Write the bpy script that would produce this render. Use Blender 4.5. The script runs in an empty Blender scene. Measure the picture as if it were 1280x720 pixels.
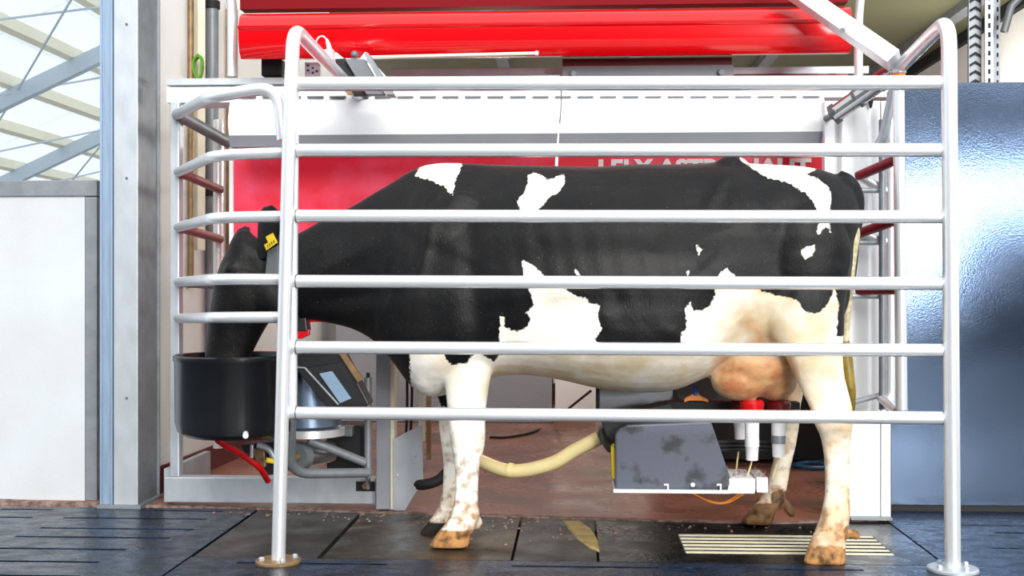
import bpy, bmesh, math, random
import numpy as np
from mathutils import Vector
random.seed(7); np.random.seed(7)
S = bpy.context.scene
C = S.collection
# ------------------------------------------------------------------ camera
F = 1500.0
PSI = math.atan(78 / F)
cam_d = bpy.data.cameras.new('camera'); cam = bpy.data.objects.new('camera', cam_d); C.objects.link(cam)
cam.location = (0, 0, 1.0); cam.rotation_euler = (math.pi / 2, 0, PSI)
cam_d.sensor_width = 36; cam_d.lens = F / 1280 * 36; cam_d.clip_end = 300
S.camera = cam
# ------------------------------------------------------------------ light
w = bpy.data.worlds.new('world'); S.world = w; w.use_nodes = True
wn = w.node_tree; bg = wn.nodes['Background']
tc = wn.nodes.new('ShaderNodeTexCoord'); sp = wn.nodes.new('ShaderNodeSeparateXYZ'); cr = wn.nodes.new('ShaderNodeValToRGB')
wn.links.new(tc.outputs['Generated'], sp.inputs[0]); wn.links.new(sp.outputs['Z'], cr.inputs[0]); wn.links.new(cr.outputs[0], bg.inputs[0])
cr.color_ramp.elements[0].position = 0.0; cr.color_ramp.elements[0].color = (0.80, 0.90, 1.0, 1)
cr.color_ramp.elements[1].position = 0.6; cr.color_ramp.elements[1].color = (0.93, 0.97, 1.0, 1)
bg.inputs[1].default_value = 1.1
sun_d = bpy.data.lights.new('sun', 'SUN'); sun = bpy.data.objects.new('sun', sun_d); C.objects.link(sun)
sun_d.energy = 3.2; sun_d.angle = math.radians(38); sun_d.color = (1.0, 0.97, 0.92)
sun.rotation_euler = Vector((-0.22, 0.85, -0.46)).to_track_quat('-Z', 'Y').to_euler()
def area(name, loc, tgt, sx, sy, power):
    d = bpy.data.lights.new(name, 'AREA'); d.shape = 'RECTANGLE'; d.size = sx; d.size_y = sy; d.energy = power
    o = bpy.data.objects.new(name, d); C.objects.link(o); o.location = loc
    o.rotation_euler = (Vector(tgt) - Vector(loc)).to_track_quat('-Z', 'Y').to_euler(); return o
for _i, _x in enumerate((-0.5, 2.3)):
    _d = bpy.data.lights.new('bay_fill', 'POINT'); _d.energy = 32; _d.shadow_soft_size = 0.2; _d.color = (1, .96, .88)
    _o = bpy.data.objects.new('bay_fill', _d); C.objects.link(_o); _o.location = (_x, 7.6, 1.95)  # unseen fill lights, added to brighten the bay and its ceiling
area('barn_doorway_light', (4.9, -8, 1.75), (4.9, 5, 1.75), 1.5, 1.5, 480)
area('barn_clerestory_light', (7.2, -8, 2.5), (7.2, 5, 2.5), 3.6, 0.42, 300)
S.view_settings.view_transform = 'Standard'; S.view_settings.look = 'None'
S.view_settings.exposure = 0.2; S.view_settings.gamma = 1.0; S.view_settings.use_curve_mapping = False
S.cycles.max_bounces = 6

# ------------------------------------------------------------------ coordinates
RT = np.array([math.cos(PSI), math.sin(PSI), 0]); FW = np.array([-math.sin(PSI), math.cos(PSI), 0])
CAM = np.array([0, 0, 1.0])
def ray(px, py): return FW + RT * (px - 640) / F + np.array([0, 0, 1.0]) * (360 - py) / F
def P(px, py, Y):
    d = ray(px, py); return CAM + d * (Y / d[1])
def G(px, py, z=0.0):
    d = ray(px, py); return CAM + d * ((z - 1.0) / d[2])

# ------------------------------------------------------------------ materials
def srgb(r, g, b):
    f = lambda c: (c / 12.92 if c <= 0.04045 else ((c + 0.055) / 1.055) ** 2.4)
    return (f(r / 255), f(g / 255), f(b / 255), 1)
def mat(name, col, rough=0.5, metal=0.0, var=0.0, vscale=4.0, bump=0.0, bscale=40.0, col2=None, stretch=(1, 1, 1), coat=0.0, rvar=0.0, spec=0.5, thr=(0.35, 0.7)):
    m = bpy.data.materials.new(name); m.use_nodes = True; nt = m.node_tree; b = nt.nodes['Principled BSDF']
    b.inputs['Base Color'].default_value = col; b.inputs['Roughness'].default_value = rough; b.inputs['Metallic'].default_value = metal
    b.inputs['Specular IOR Level'].default_value = spec
    if coat: b.inputs['Coat Weight'].default_value = coat; b.inputs['Coat Roughness'].default_value = 0.08
    t = nt.nodes.new('ShaderNodeTexCoord'); mp = nt.nodes.new('ShaderNodeMapping'); mp.inputs['Scale'].default_value = stretch
    nt.links.new(t.outputs['Object'], mp.inputs[0])
    if var or col2:
        n = nt.nodes.new('ShaderNodeTexNoise'); n.inputs['Scale'].default_value = vscale; n.inputs['Detail'].default_value = 6
        nt.links.new(mp.outputs[0], n.inputs['Vector'])
        r = nt.nodes.new('ShaderNodeValToRGB'); r.color_ramp.elements[0].position = thr[0]; r.color_ramp.elements[1].position = thr[1]
        c2 = col2 or tuple([c * (1 - var) for c in col[:3]] + [1])
        r.color_ramp.elements[0].color = col; r.color_ramp.elements[1].color = c2
        nt.links.new(n.outputs['Fac'], r.inputs[0]); nt.links.new(r.outputs[0], b.inputs['Base Color'])
    if rvar:
        n3 = nt.nodes.new('ShaderNodeTexNoise'); n3.inputs['Scale'].default_value = vscale * 1.7; n3.inputs['Detail'].default_value = 5
        nt.links.new(mp.outputs[0], n3.inputs['Vector'])
        mr = nt.nodes.new('ShaderNodeMapRange'); mr.inputs['From Min'].default_value = 0.3; mr.inputs['From Max'].default_value = 0.7
        mr.inputs['To Min'].default_value = max(0.03, rough - rvar); mr.inputs['To Max'].default_value = min(1, rough + rvar)
        nt.links.new(n3.outputs['Fac'], mr.inputs[0]); nt.links.new(mr.outputs[0], b.inputs['Roughness'])
    if bump:
        n2 = nt.nodes.new('ShaderNodeTexNoise'); n2.inputs['Scale'].default_value = bscale; n2.inputs['Detail'].default_value = 4
        nt.links.new(mp.outputs[0], n2.inputs['Vector'])
        bp = nt.nodes.new('ShaderNodeBump'); bp.inputs['Strength'].default_value = bump; bp.inputs['Distance'].default_value = 0.01
        nt.links.new(n2.outputs['Fac'], bp.inputs['Height']); nt.links.new(bp.outputs[0], b.inputs['Normal'])
    return m
M = {}
M['pipe'] = mat('brushed_aluminium_pipe', srgb(240, 242, 245), 0.30, 0.58, 0.05, 9, 0.05, 120)
M['pipe_red'] = mat('pipe_red_tint', srgb(150, 70, 72), 0.35, 0.35, 0.2, 12)
M['pipe_red2'] = mat('pipe_dark_red', srgb(135, 34, 48), 0.35, 0.2, 0.2, 12)
M['galv'] = mat('galvanised_steel', srgb(196, 203, 210), 0.42, 0.45, 0.16, 14, 0.05, 60, stretch=(1, 1, 0.5))
M['galv_dark'] = mat('galvanised_steel_dull', srgb(140, 146, 152), 0.5, 0.4, 0.22, 14, 0.06, 60)
M['galv_blue'] = mat('galvanised_steel_bluish', srgb(150, 172, 196), 0.45, 0.4, 0.18, 12, stretch=(6, 6, 0.5))
M['weld'] = mat('weld_bead', srgb(120, 116, 112), 0.6, 0.5)
M['white'] = mat('white_lacquered_sheet', srgb(244, 246, 248), 0.35, 0.0, 0.04, 3)
M['whitewall'] = mat('white_wall_panel', srgb(246, 246, 244), 0.5, 0.0, 0.10, 1.6, 0.03, 20)
M['cream'] = mat('cream_trunking', srgb(232, 226, 205), 0.5, 0, 0.1, 5)
M['red'] = mat('red_gloss_hood', srgb(208, 4, 14), 0.16, 0.0, 0.05, 1.0, coat=0.6)
M['darkred'] = mat('dark_red_skirting', srgb(98, 12, 24), 0.35, 0, 0.3, 5)
M['banner'] = mat('red_banner', srgb(240, 24, 56), 0.45, 0, 0, 5, col2=srgb(246, 70, 104), thr=(0.42, 0.62))
M['lettering'] = mat('white_lettering', srgb(255, 250, 250), 0.5)
M['grey'] = mat('grey_sheet', srgb(150, 153, 160), 0.45, 0.15, 0.08, 4)
M['plate_grey'] = mat('dull_grey_plate', srgb(112, 116, 120), 0.5, 0.3, 0.15, 8)
M['black'] = mat('black_plastic', srgb(38, 39, 42), 0.35, 0, 0.35, 8, 0.03, 50)
M['blackmatt'] = mat('black_matt', srgb(20, 21, 23), 0.7, 0, 0.2, 8)
M['slate'] = mat('slate_grey_cover', srgb(84, 89, 102), 0.42, 0, 0.0, 9, 0.05, 60, col2=srgb(46, 47, 52), thr=(0.56, 0.66))
M['trough'] = mat('black_trough_plastic', srgb(24, 26, 29), 0.22, 0, 0.4, 6, 0.03, 20)
M['steelblue'] = mat('stainless_drum', srgb(150, 170, 196), 0.28, 0.7, 0.2, 6)
M['chrome'] = mat('chrome', srgb(200, 200, 198), 0.2, 0.9)
M['brass'] = mat('brass_brown', srgb(150, 122, 84), 0.4, 0.3, 0.4, 20)
M['hosecream'] = mat('cream_rubber_hose', srgb(235, 218, 160), 0.38, 0, 0.15, 8)
M['redrub'] = mat('red_rubber', srgb(206, 16, 22), 0.25, 0, 0.1, 8)
M['shade_red'] = mat('hood_shade_red', srgb(112, 4, 16), 0.7, spec=0.15)
M['darkredrub_refl'] = mat('dark_red_rubber_and_reflection', srgb(110, 12, 18), 0.3)
M['wcup'] = mat('white_cup_plastic', srgb(240, 240, 242), 0.3)
M['green'] = mat('green_wire', srgb(90, 150, 40), 0.5)
M['yellow'] = mat('yellow_plastic', srgb(238, 206, 30), 0.45)
M['orange'] = mat('orange_plastic', srgb(236, 140, 40), 0.4)
M['blueplas'] = mat('blue_plastic', srgb(30, 70, 150), 0.4)
M['bluehose'] = mat('blue_hose', srgb(40, 90, 130), 0.4)
M['floor'] = mat('red_brown_floor', srgb(160, 104, 84), 0.3, 0, 0, 2.2, 0.05, 30, col2=srgb(98, 70, 56), rvar=0.14, thr=(0.4, 0.72))
M['outfloor'] = mat('pale_yard_concrete', srgb(150, 152, 152), 0.7, 0, 0.3, 2)
M['mat_blue'] = mat('wet_blue_black_rubber', srgb(10, 26, 44), 0.26, 0, 0, 7, 0.35, 55, col2=srgb(28, 50, 78), rvar=0.16, thr=(0.45, 0.75), stretch=(1, 1.6, 1), spec=0.35)
M['mat_grey'] = mat('dirty_grey_rubber', srgb(60, 58, 58), 0.45, 0, 0, 4, 0.25, 60, col2=srgb(38, 36, 34), rvar=0.15, spec=0.3)
M['mat_brown'] = mat('mucky_brown_rubber', srgb(46, 40, 33), 0.36, 0, 0, 5, 0.3, 60, col2=srgb(92, 76, 46), rvar=0.18, thr=(0.5, 0.8), spec=0.35)
M['mat_black'] = mat('black_wet_rubber', srgb(14, 15, 16), 0.28, 0, 0, 6, 0.25, 50, col2=srgb(34, 32, 28), rvar=0.12, spec=0.3)
M['grit'] = mat('grit_and_feed_dust', srgb(150, 128, 118), 0.8, 0, 0, 30, 0.6, 90, col2=srgb(80, 52, 42))
M['mudyellow'] = mat('yellow_brown_muck', srgb(160, 136, 40), 0.4, 0, 0, 14, 0.3, 60, col2=srgb(96, 78, 26))
M['grate'] = mat('cream_grate_bar', srgb(238, 232, 205), 0.4, 0, 0.15, 20)
M['concrete'] = mat('pale_precast_concrete', srgb(200, 206, 212), 0.7, 0, 0, 1.6, 0.08, 90, col2=srgb(184, 188, 190))
M['wallblue'] = mat('blue_grey_steel_panel', srgb(60, 74, 93), 0.12, 0.75, 0, 1.1, 0.03, 150, col2=srgb(46, 58, 76), rvar=0.03)
M['unseen_floor'] = mat('dark_unseen_floor', srgb(22, 26, 32), 0.5, 0, 0.2, 3)
M['unseen_wall'] = mat('dark_unseen_wall', srgb(58, 66, 78), 0.8, 0, 0.3, 2)
M['olive'] = mat('olive_ceiling_sheet', srgb(112, 112, 84), 0.6, 0, 0.12, 1)
M['purlin'] = mat('cream_purlin', srgb(255, 250, 226), 0.6, 0, 0.04, 3)
M['rafter'] = mat('grey_blue_rafter', srgb(205, 218, 232), 0.5, 0.0, 0.05, 2)
M['hoofdark'] = mat('eye_black', srgb(8, 8, 8), 0.1)
M['inner_ear'] = mat('tail_hair', srgb(215, 206, 176), 0.7, 0, 0, 60, 0.4, 200, col2=srgb(176, 160, 110))
M['earfur'] = mat('black_ear_fur', srgb(16, 16, 18), 0.6, 0, 0.3, 30, 0.4, 200)
M['labelblue'] = mat('pale_blue_label', srgb(132, 158, 182), 0.3)
M['collar'] = mat('black_collar_strap', srgb(22, 22, 24), 0.6)
# roof sheet: translucent white plastic
m = mat('translucent_roof_sheet', srgb(232, 240, 246), 0.6, 0, 0.05, 0.6); nt = m.node_tree
tr = nt.nodes.new('ShaderNodeBsdfTranslucent'); tr.inputs[0].default_value = srgb(250, 253, 255); mx = nt.nodes.new('ShaderNodeMixShader'); mx.inputs[0].default_value = 0.75
nt.links.new(nt.nodes['Principled BSDF'].outputs[0], mx.inputs[1]); nt.links.new(tr.outputs[0], mx.inputs[2]); nt.links.new(mx.outputs[0], nt.nodes['Material Output'].inputs[0]); M['roof'] = m

# ------------------------------------------------------------------ builders
WL = {}
def setp(o, label=None, cat=None, group=None, kind=None, category=None):
    cat = cat or category
    for k, v in (('label', label), ('category', cat), ('group', group), ('kind', kind)):
        if v: o[k] = v
    return o
def thing(name, loc, label, cat, group=None, kind=None):
    o = bpy.data.objects.new(name, None); C.objects.link(o); o.location = tuple(float(v) for v in loc); WL[o.name] = np.array(loc, float)
    return setp(o, label, cat, group, kind)
def mk(name, V, Fc, material, parent=None, smooth=False, bevel=0.0, **kw):
    V = np.asarray(V, float)
    off = WL[parent.name] if parent is not None else np.array([(V[:, 0].min() + V[:, 0].max()) / 2, (V[:, 1].min() + V[:, 1].max()) / 2, V[:, 2].min()])
    me = bpy.data.meshes.new(name); me.from_pydata([tuple(v) for v in (V - off)], [], [tuple(f) for f in Fc])
    bm = bmesh.new(); bm.from_mesh(me); bmesh.ops.recalc_face_normals(bm, faces=bm.faces); bm.to_mesh(me); bm.free()
    if smooth:
        me.polygons.foreach_set('use_smooth', [True] * len(me.polygons))
        try: me.set_sharp_from_angle(angle=math.radians(38))
        except Exception: pass
    me.materials.append(material)
    o = bpy.data.objects.new(name, me); C.objects.link(o)
    if parent is not None: o.parent = parent
    else: o.location = tuple(off)
    WL[o.name] = off
    if bevel:
        b = o.modifiers.new('bevel', 'BEVEL'); b.width = bevel; b.segments = 2; b.limit_method = 'ANGLE'
    return setp(o, **kw)
def merge(*vf):
    V, Fc = [], []
    for v, f in vf:
        n = len(V); V += [tuple(p) for p in v]; Fc += [tuple(i + n for i in q) for q in f]
    return V, Fc
BF = [(0, 1, 2, 3), (7, 6, 5, 4), (0, 4, 5, 1), (1, 5, 6, 2), (2, 6, 7, 3), (3, 7, 4, 0)]
def boxg(x0, x1, y0, y1, z0, z1):
    return [(x0, y0, z0), (x1, y0, z0), (x1, y1, z0), (x0, y1, z0), (x0, y0, z1), (x1, y0, z1), (x1, y1, z1), (x0, y1, z1)], BF
def boxpg(a, b, c, d, Y0, Y1):
    """box whose front face is at depth Y0 between picture columns a, b and rows c, d"""
    pm = (a + b) / 2; x0 = P(a, 360, Y0)[0]; x1 = P(b, 360, Y0)[0]
    return boxg(x0, x1, Y0, Y1, P(pm, d, Y0)[2], P(pm, c, Y0)[2])
def box(name, a, b, c, d, Y0, Y1, m, parent=None, bevel=0.0, **kw):
    return mk(name, *boxpg(a, b, c, d, Y0, Y1), m, parent, bevel=bevel, **kw)
def prismg(pts, Y0, Y1):
    q = [P(x, y, Y0) for x, y in pts]; n = len(q)
    V = [tuple(p) for p in q] + [(p[0], Y1, p[2]) for p in q]
    return V, [tuple(range(n)), tuple(range(2 * n - 1, n - 1, -1))] + [(i, (i + 1) % n, n + (i + 1) % n, n + i) for i in range(n)]
def prism(name, pts, Y0, Y1, m, parent=None, bevel=0.0, **kw): return mk(name, *prismg(pts, Y0, Y1), m, parent, bevel=bevel, **kw)
def fillet(pts, r, n=7):
    pts = [np.array(p, float) for p in pts]; out = [pts[0]]
    for i in range(1, len(pts) - 1):
        a, b, c = pts[i - 1], pts[i], pts[i + 1]; u = a - b; v = c - b; lu, lv = np.linalg.norm(u), np.linalg.norm(v); u /= lu; v /= lv
        t = min(r, lu * 0.45, lv * 0.45); p0, p2 = b + u * t, b + v * t
        for k in range(n + 1):
            s = k / n; out.append((1 - s) ** 2 * p0 + 2 * s * (1 - s) * b + s * s * p2)
    out.append(pts[-1]); return out
def spline(pts, n=8):
    pts = [np.array(p, float) for p in pts]; q = [2 * pts[0] - pts[1]] + pts + [2 * pts[-1] - pts[-2]]; out = []
    for i in range(1, len(q) - 2):
        for k in range(n):
            t = k / n; a, b, c, d = q[i - 1], q[i], q[i + 1], q[i + 2]
            out.append(0.5 * ((2 * b) + (-a + c) * t + (2 * a - 5 * b + 4 * c - d) * t * t + (-a + 3 * b - 3 * c + d) * t ** 3))
    out.append(pts[-1]); return out
def tubeg(path, r, seg=16, rs=None):
    path = [np.array(p, float) for p in path]; n = len(path); V = []; Fc = []
    T = []
    for i in range(n):
        t = path[min(i + 1, n - 1)] - path[max(i - 1, 0)]; T.append(t / (np.linalg.norm(t) + 1e-12))
    up = np.array([0, 0, 1.0]) if abs(T[0][2]) < 0.9 else np.array([0, 1.0, 0])
    N = np.cross(T[0], up); N /= np.linalg.norm(N)
    for i in range(n):
        N = N - T[i] * N.dot(T[i]); N /= np.linalg.norm(N); B = np.cross(T[i], N); rr = rs[i] if rs is not None else r
        for k in range(seg):
            a = 2 * math.pi * k / seg; V.append(path[i] + (N * math.cos(a) + B * math.sin(a)) * rr)
    for i in range(n - 1):
        for k in range(seg):
            Fc.append((i * seg + k, i * seg + (k + 1) % seg, (i + 1) * seg + (k + 1) % seg, (i + 1) * seg + k))
    Fc.append(tuple(range(seg - 1, -1, -1))); Fc.append(tuple((n - 1) * seg + k for k in range(seg)))
    return V, Fc
def tube(name, path, r, m, parent=None, seg=16, rs=None, **kw): return mk(name, *tubeg(path, r, seg, rs), m, parent, smooth=True, **kw)
def latheg(prof, c, seg=40):
    """prof: list of (r, z) open profile around vertical axis at c"""
    V = []; Fc = []; n = len(prof)
    for (r, z) in prof:
        for k in range(seg):
            a = 2 * math.pi * k / seg; V.append((c[0] + r * math.cos(a), c[1] + r * math.sin(a), c[2] + z))
    for i in range(n - 1):
        for k in range(seg):
            Fc.append((i * seg + k, i * seg + (k + 1) % seg, (i + 1) * seg + (k + 1) % seg, (i + 1) * seg + k))
    Fc.append(tuple(range(seg))); Fc.append(tuple((n - 1) * seg + k for k in range(seg)))
    return V, Fc
def lathe(name, prof, c, m, parent=None, seg=40, **kw): return mk(name, *latheg(prof, c, seg), m, parent, smooth=True, **kw)
def bolt(c, r, parent, name='bolt', axis='z', m=None):
    c = np.array(c, float); d = {'z': np.array([0, 0, 1.0]), 'y': np.array([0, -1.0, 0])}[axis]
    return mk(name, *tubeg([c, c + d * r * 0.9, c + d * r * 1.3], r, 6, rs=[r, r, r * 0.7]), m or M['galv'], parent)

# ------------------------------------------------------------------ setting
KERB = [G(-120, 621), G(0, 626), G(480, 641), G(950, 655), G(1112, 650), G(1420, 641)]
XA = G(318, 640)[0]; XC = G(1113, 655)[0]; YF = 4.40
def kerbY(x):
    for a, b in zip(KERB[:-1], KERB[1:]):
        if a[0] <= x <= b[0]: return a[1] + (b[1] - a[1]) * (x - a[0]) / (b[0] - a[0])
    return KERB[0][1] if x < KERB[0][0] else KERB[-1][1]
# red-brown floor of the milking bay
fx = [k[0] for k in KERB]
V = [(k[0], k[1] + 0.012, 0) for k in KERB[:5]] + [(KERB[4][0] + 0.02, 5.6, 0), (3.6, 5.6, 0), (3.6, 10.9, 0), (-3.0, 10.9, 0)]
V2 = [(v[0], v[1], -0.06) for v in V]; n = len(V)
mk('floor', V + V2, [tuple(range(n)), tuple(range(2 * n - 1, n - 1, -1))] + [(i, (i + 1) % n, n + (i + 1) % n, n + i) for i in range(n)], M['floor'], kind='structure')
mk('floor_unseen_dark', *boxg(-8, 12, -9.1, 2.39, -0.06, 0), M['unseen_floor'], kind='structure')  # unseen dark floor behind the camera, added to darken the steel panel's reflection
mk('floor_outside', *boxg(-30, 30, -14, 60, -0.12, -0.061), M['outfloor'], kind='structure')
# gritty joint strip along the edge of the floor
V = []
for k in KERB[:5]: V += [(k[0], k[1] - 0.012, 0.004), (k[0], k[1] + 0.03, 0.004), (k[0], k[1] + 0.03, -0.05), (k[0], k[1] - 0.012, -0.05)]
Fc = []
for i in range(4):
    for j in range(4): Fc.append((i * 4 + j, i * 4 + (j + 1) % 4, i * 4 + 4 + (j + 1) % 4, i * 4 + 4 + j))
Fc += [(0, 1, 2, 3), (len(V) - 4, len(V) - 3, len(V) - 2, len(V) - 1)]
mk('trim_1', V, Fc, M['grit'], kind='structure')
# side wall of the bay, running back
WA = G(187, 621); WB = np.array([P(455, 400, 10.6)[0], 10.6, 0]); wd = (WB - WA); wd[2] = 0; wd /= np.linalg.norm(wd); wn_ = np.array([-wd[1], wd[0], 0])
WA = WA + wn_ * 0; WA[2] = 0
def wall_pt(px, z, off=0.0):
    """point on the side wall seen in picture column px"""
    d = ray(px, 360); A = np.array([[d[0], -wd[0]], [d[1], -wd[1]]]); s = np.linalg.solve(A, WA[:2])
    p = np.array([d[0] * s[0], d[1] * s[0], z]); return p - wn_ * off
def wallslab(name, a, b, z0, z1, t, m, front=0.0, **kw):
    q = [a - wn_ * front, b - wn_ * front, b + wn_ * t, a + wn_ * t]
    V = [(p[0], p[1], z0) for p in q] + [(p[0], p[1], z1) for p in q]
    return mk(name, V, BF, m, **kw)
wallslab('wall_left', WA, WB, 0, 5.2, 0.15, M['whitewall'], kind='structure')
wallslab('baseboard_left', WA - wd * 0.006, WB, 0, 0.13, -0.001, M['darkred'], front=0.014, kind='structure')
mk('wall_back', *boxg(WB[0] - 0.3, 3.5, 10.6, 10.75, 0, 3.0), M['whitewall'], kind='structure')
mk('baseboard_back', *boxg(WB[0] - 0.1, 2.75, 10.57, 10.599, 0, 0.16), M['darkred'], kind='structure')
mk('wall_unseen_rear', *boxg(-30, 30, -9.4, -9.1, -0.06, 4.6), M['unseen_wall'], kind='structure')  # unseen wall behind the camera, added for dark reflections in panel and pipes
mk('wall_right', *boxg(2.76, 2.9, 5.62, 10.6, 0, 3.0), M['whitewall'], kind='structure')
mk('ceiling', *boxg(-1.6, 2.9, 6.0, 10.8, 2.8, 2.9), M['olive'], kind='structure')
for i, x in enumerate((-0.6, 0.42, 1.44, 2.42)):
    mk('trim_%d' % (i + 2), *boxg(x, x + 0.09, 6.0, 10.6, 2.74, 2.80), M['galv_dark'], kind='structure')
mk('trim_6', *boxg(2.72, 2.76, 5.7, 10.6, 2.72, 2.80), M['blackmatt'], kind='structure')
mk('wall_far_right', *boxg(2.95, 7.0, 8.0, 8.15, 0, 4.2), M['whitewall'], kind='structure')
# slab wall of blue-grey steel on the right
a = P(1114, 104, 5.46); b = P(1420, 640, 5.46)
mk('wall_right_panel', *boxg(a[0], b[0], 5.46, 5.56, 0.03, a[2] - 0.0), M['wallblue'], kind='structure')
mk('baseboard_right', *boxg(a[0], b[0], 5.47, 5.55, 0.0, 0.03), M['blackmatt'], kind='structure')
# outside wall of precast concrete with its galvanised frame
box('wall_outer_left', -260, 106, 246, 626, 5.54, 5.66, M['concrete'], kind='structure')
t = thing('wall_frame', P(112, 640, 5.5) * np.array([1, 1, 0]), 'dull galvanised steel channel framing the pale concrete wall panel', 'frame')
t['kind'] = 'structure'; del t['category']; del t['label']
box('top_channel', -260, 121, 226, 246, 5.53, 5.67, M['galv_dark'], t, bevel=0.004)
box('side_channel', 106, 121, 246.2, 626, 5.53, 5.67, M['galv_dark'], t, bevel=0.004)

# barn roof seen beyond the wall
def roofz(x): return 4.89 + 0.46 * (x + 10.5)
rf = thing('roof', (-10, 22, roofz(-10)), None, None, kind='structure')
def roofslab(name, x0, x1, y0, y1, lo, hi, m, parent):
    V = [(x0, y0, roofz(x0) + lo), (x1, y0, roofz(x1) + lo), (x1, y1, roofz(x1) + lo), (x0, y1, roofz(x0) + lo), (x0, y0, roofz(x0) + hi), (x1, y0, roofz(x1) + hi), (x1, y1, roofz(x1) + hi), (x0, y1, roofz(x0) + hi)]
    return mk(name, V, BF, m, parent)
bays = [9, 14.5, 20, 25.5, 31, 36.5, 42]
for i in range(14):
    x0 = -17.8 + i * 1.15
    for y0, y1 in zip(bays[:-1], bays[1:]): roofslab('roof_sheet', x0, x0 + 1.14, y0 + 0.01, y1 - 0.01, 0.10 + 0.02 * (i % 2), 0.13 + 0.02 * (i % 2), M['roof'], rf)
for i in range(14): roofslab('purlin', -17.85 + i * 1.15 + 0.32, -17.85 + i * 1.15 + 0.44, 9, 42, -0.10, 0.10, M['purlin'], rf)
for y in (17.0, 22.0, 26.9, 31.8): roofslab('rafter', -17.8, -2.2, y, y + 0.20, -0.42, -0.101, M['rafter'], rf)
for (ya, yb) in ((17.1, 22.1), (22.1, 27.0), (27.0, 31.9)):
    for (xa, xb) in ((-14.5, -10.5), (-10.5, -14.5), (-10.5, -6.5), (-6.5, -10.5)):
        tube('brace_rod', [(xa, ya, roofz(xa) - 0.2), (xb, yb, roofz(xb) - 0.2)], 0.022, M['rafter'], rf, seg=6)

# ------------------------------------------------------------------ big steel column
cx0, cx1 = P(126, 300, 5.36)[0], P(172, 300, 5.36)[0]
cn = thing('steel_column', ((cx0 + cx1) / 2, 5.45, 0), 'tall galvanised steel column between concrete wall and milking bay', 'column')
mk('front_flange', *boxg(cx0 + 0.06, cx1, 5.36, 5.372, 0.014, 3.6), M['galv'], cn, bevel=0.002)
mk('rear_flange', *boxg(cx0, cx1 + 0.01, 5.62, 5.632, 0.014, 3.6), M['galv_dark'], cn, bevel=0.002)
mk('web', *boxg(cx1 - 0.012, cx1 - 0.002, 5.372, 5.62, 0.014, 3.6), M['galv_dark'], cn)
mk('cable_channel', *merge(boxg(cx0 - 0.005, cx0 + 0.056, 5.372, 5.384, 0.014, 3.6), boxg(cx0 - 0.005, cx0 + 0.004, 5.36, 5.372, 0.014, 3.6), boxg(cx0 + 0.048, cx0 + 0.056, 5.352, 5.372, 0.014, 3.6)), M['galv_blue'], cn, bevel=0.001)
mk('base_plate', *boxg(cx0 - 0.01, cx1 + 0.02, 5.34, 5.65, -0.04, 0.014), M['galv_dark'], cn)
for z in (0.5, 1.5, 2.2): bolt((cx1 - 0.05, 5.36, z), 0.006, cn, axis='y', m=M['plate_grey'])

# ------------------------------------------------------------------ floor mats
def grid_mat(name, x0, x1, rows, m, label, group=None):
    """mat with sunken slots; rows: list of (yslot, [(xa,xb)...])"""
    t0 = -0.026; parts = []; w_ = 0.012
    ys = [rows['y0']] ; cur = rows['y0']
    for y, segs in sorted(rows['slots']):
        if y - w_ > cur: parts.append(boxg(x0, x1, cur, y - w_, t0, 0))
        xs = x0
        for a_, b_ in sorted(segs):
            a_, b_ = max(a_, x0), min(b_, x1)
            if a_ > xs: parts.append(boxg(xs, a_, y - w_, y + w_, t0, 0))
            if b_ > xs: parts.append(boxg(max(a_, xs), b_, y - w_, y + w_, t0, -0.016)); xs = b_
        if xs < x1: parts.append(boxg(xs, x1, y - w_, y + w_, t0, 0))
        cur = y + w_
    parts.append(boxg(x0, x1, cur, rows['y1'], t0, 0))
    return mk(name, *merge(*parts), m, None, label=label, category='mat', group=group)
# left walkway mat, slots as in the photograph
sl = []
for ya, segs in ((637, [(-160, -40), (0, 66), (195, 282)]), (647, [(-60, 40), (80, 262)]), (660, [(-160, -20), (50, 245)]), (671, [(18, 215)]), (686, [(-120, 160)]), (702, [(-90, 125)]), (720, [(-200, 100)])):
    y = G(60, ya)[1]
    sl.append((y, [(G(a_, ya)[0], G(b_, ya)[0]) for a_, b_ in segs]))
yy = 3.9
while yy > 2.6: sl.append((yy, [(-4.0 + 0.13 * (int(yy * 10) % 3), -2.6), (-2.4, -1.45)])); yy -= 0.2
grid_mat('rubber_mat', -5.2, XA - 0.006, dict(y0=2.4, y1=5.36, slots=sl), M['mat_blue'], 'large slotted blue-black rubber mat at the left beside the steel column')
xE = XC + 0.006; KX = KERB[4][0]
sr = []
for i, yv in enumerate((5.15, 5.0, 4.85, 4.7, 4.55, 4.4, 4.2, 4.0, 3.8, 3.5, 3.2)):
    sr.append((yv, [(xE + 0.25 + 0.12 * (i % 3), xE + 0.75 + 0.1 * (i % 2)), (xE + 1.05, xE + 1.7)]))
grid_mat('rubber_mat', xE, 5.2, dict(y0=2.4, y1=5.46, slots=sr), M['mat_blue'], 'wet blue-black rubber mat at the right below the blue-grey wall')
sf = [(yv, [(XA + 0.2 + 0.1 * i, XA + 0.75 + 0.1 * i), (XA + 1.2, XA + 1.9), (XA + 2.1, XA + 2.45)]) for i, yv in enumerate((4.31, 4.05, 3.8, 3.5, 3.2))]
grid_mat('rubber_mat', XA + 0.004, XC - 0.004, dict(y0=2.4, y1=YF - 0.008, slots=sf), M['mat_blue'], 'long blue-black rubber mat along the front under the gate')
XB = G(449, 645)[0]; XD = G(640, 700)[0]; XE2 = G(747, 690)[0]
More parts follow.
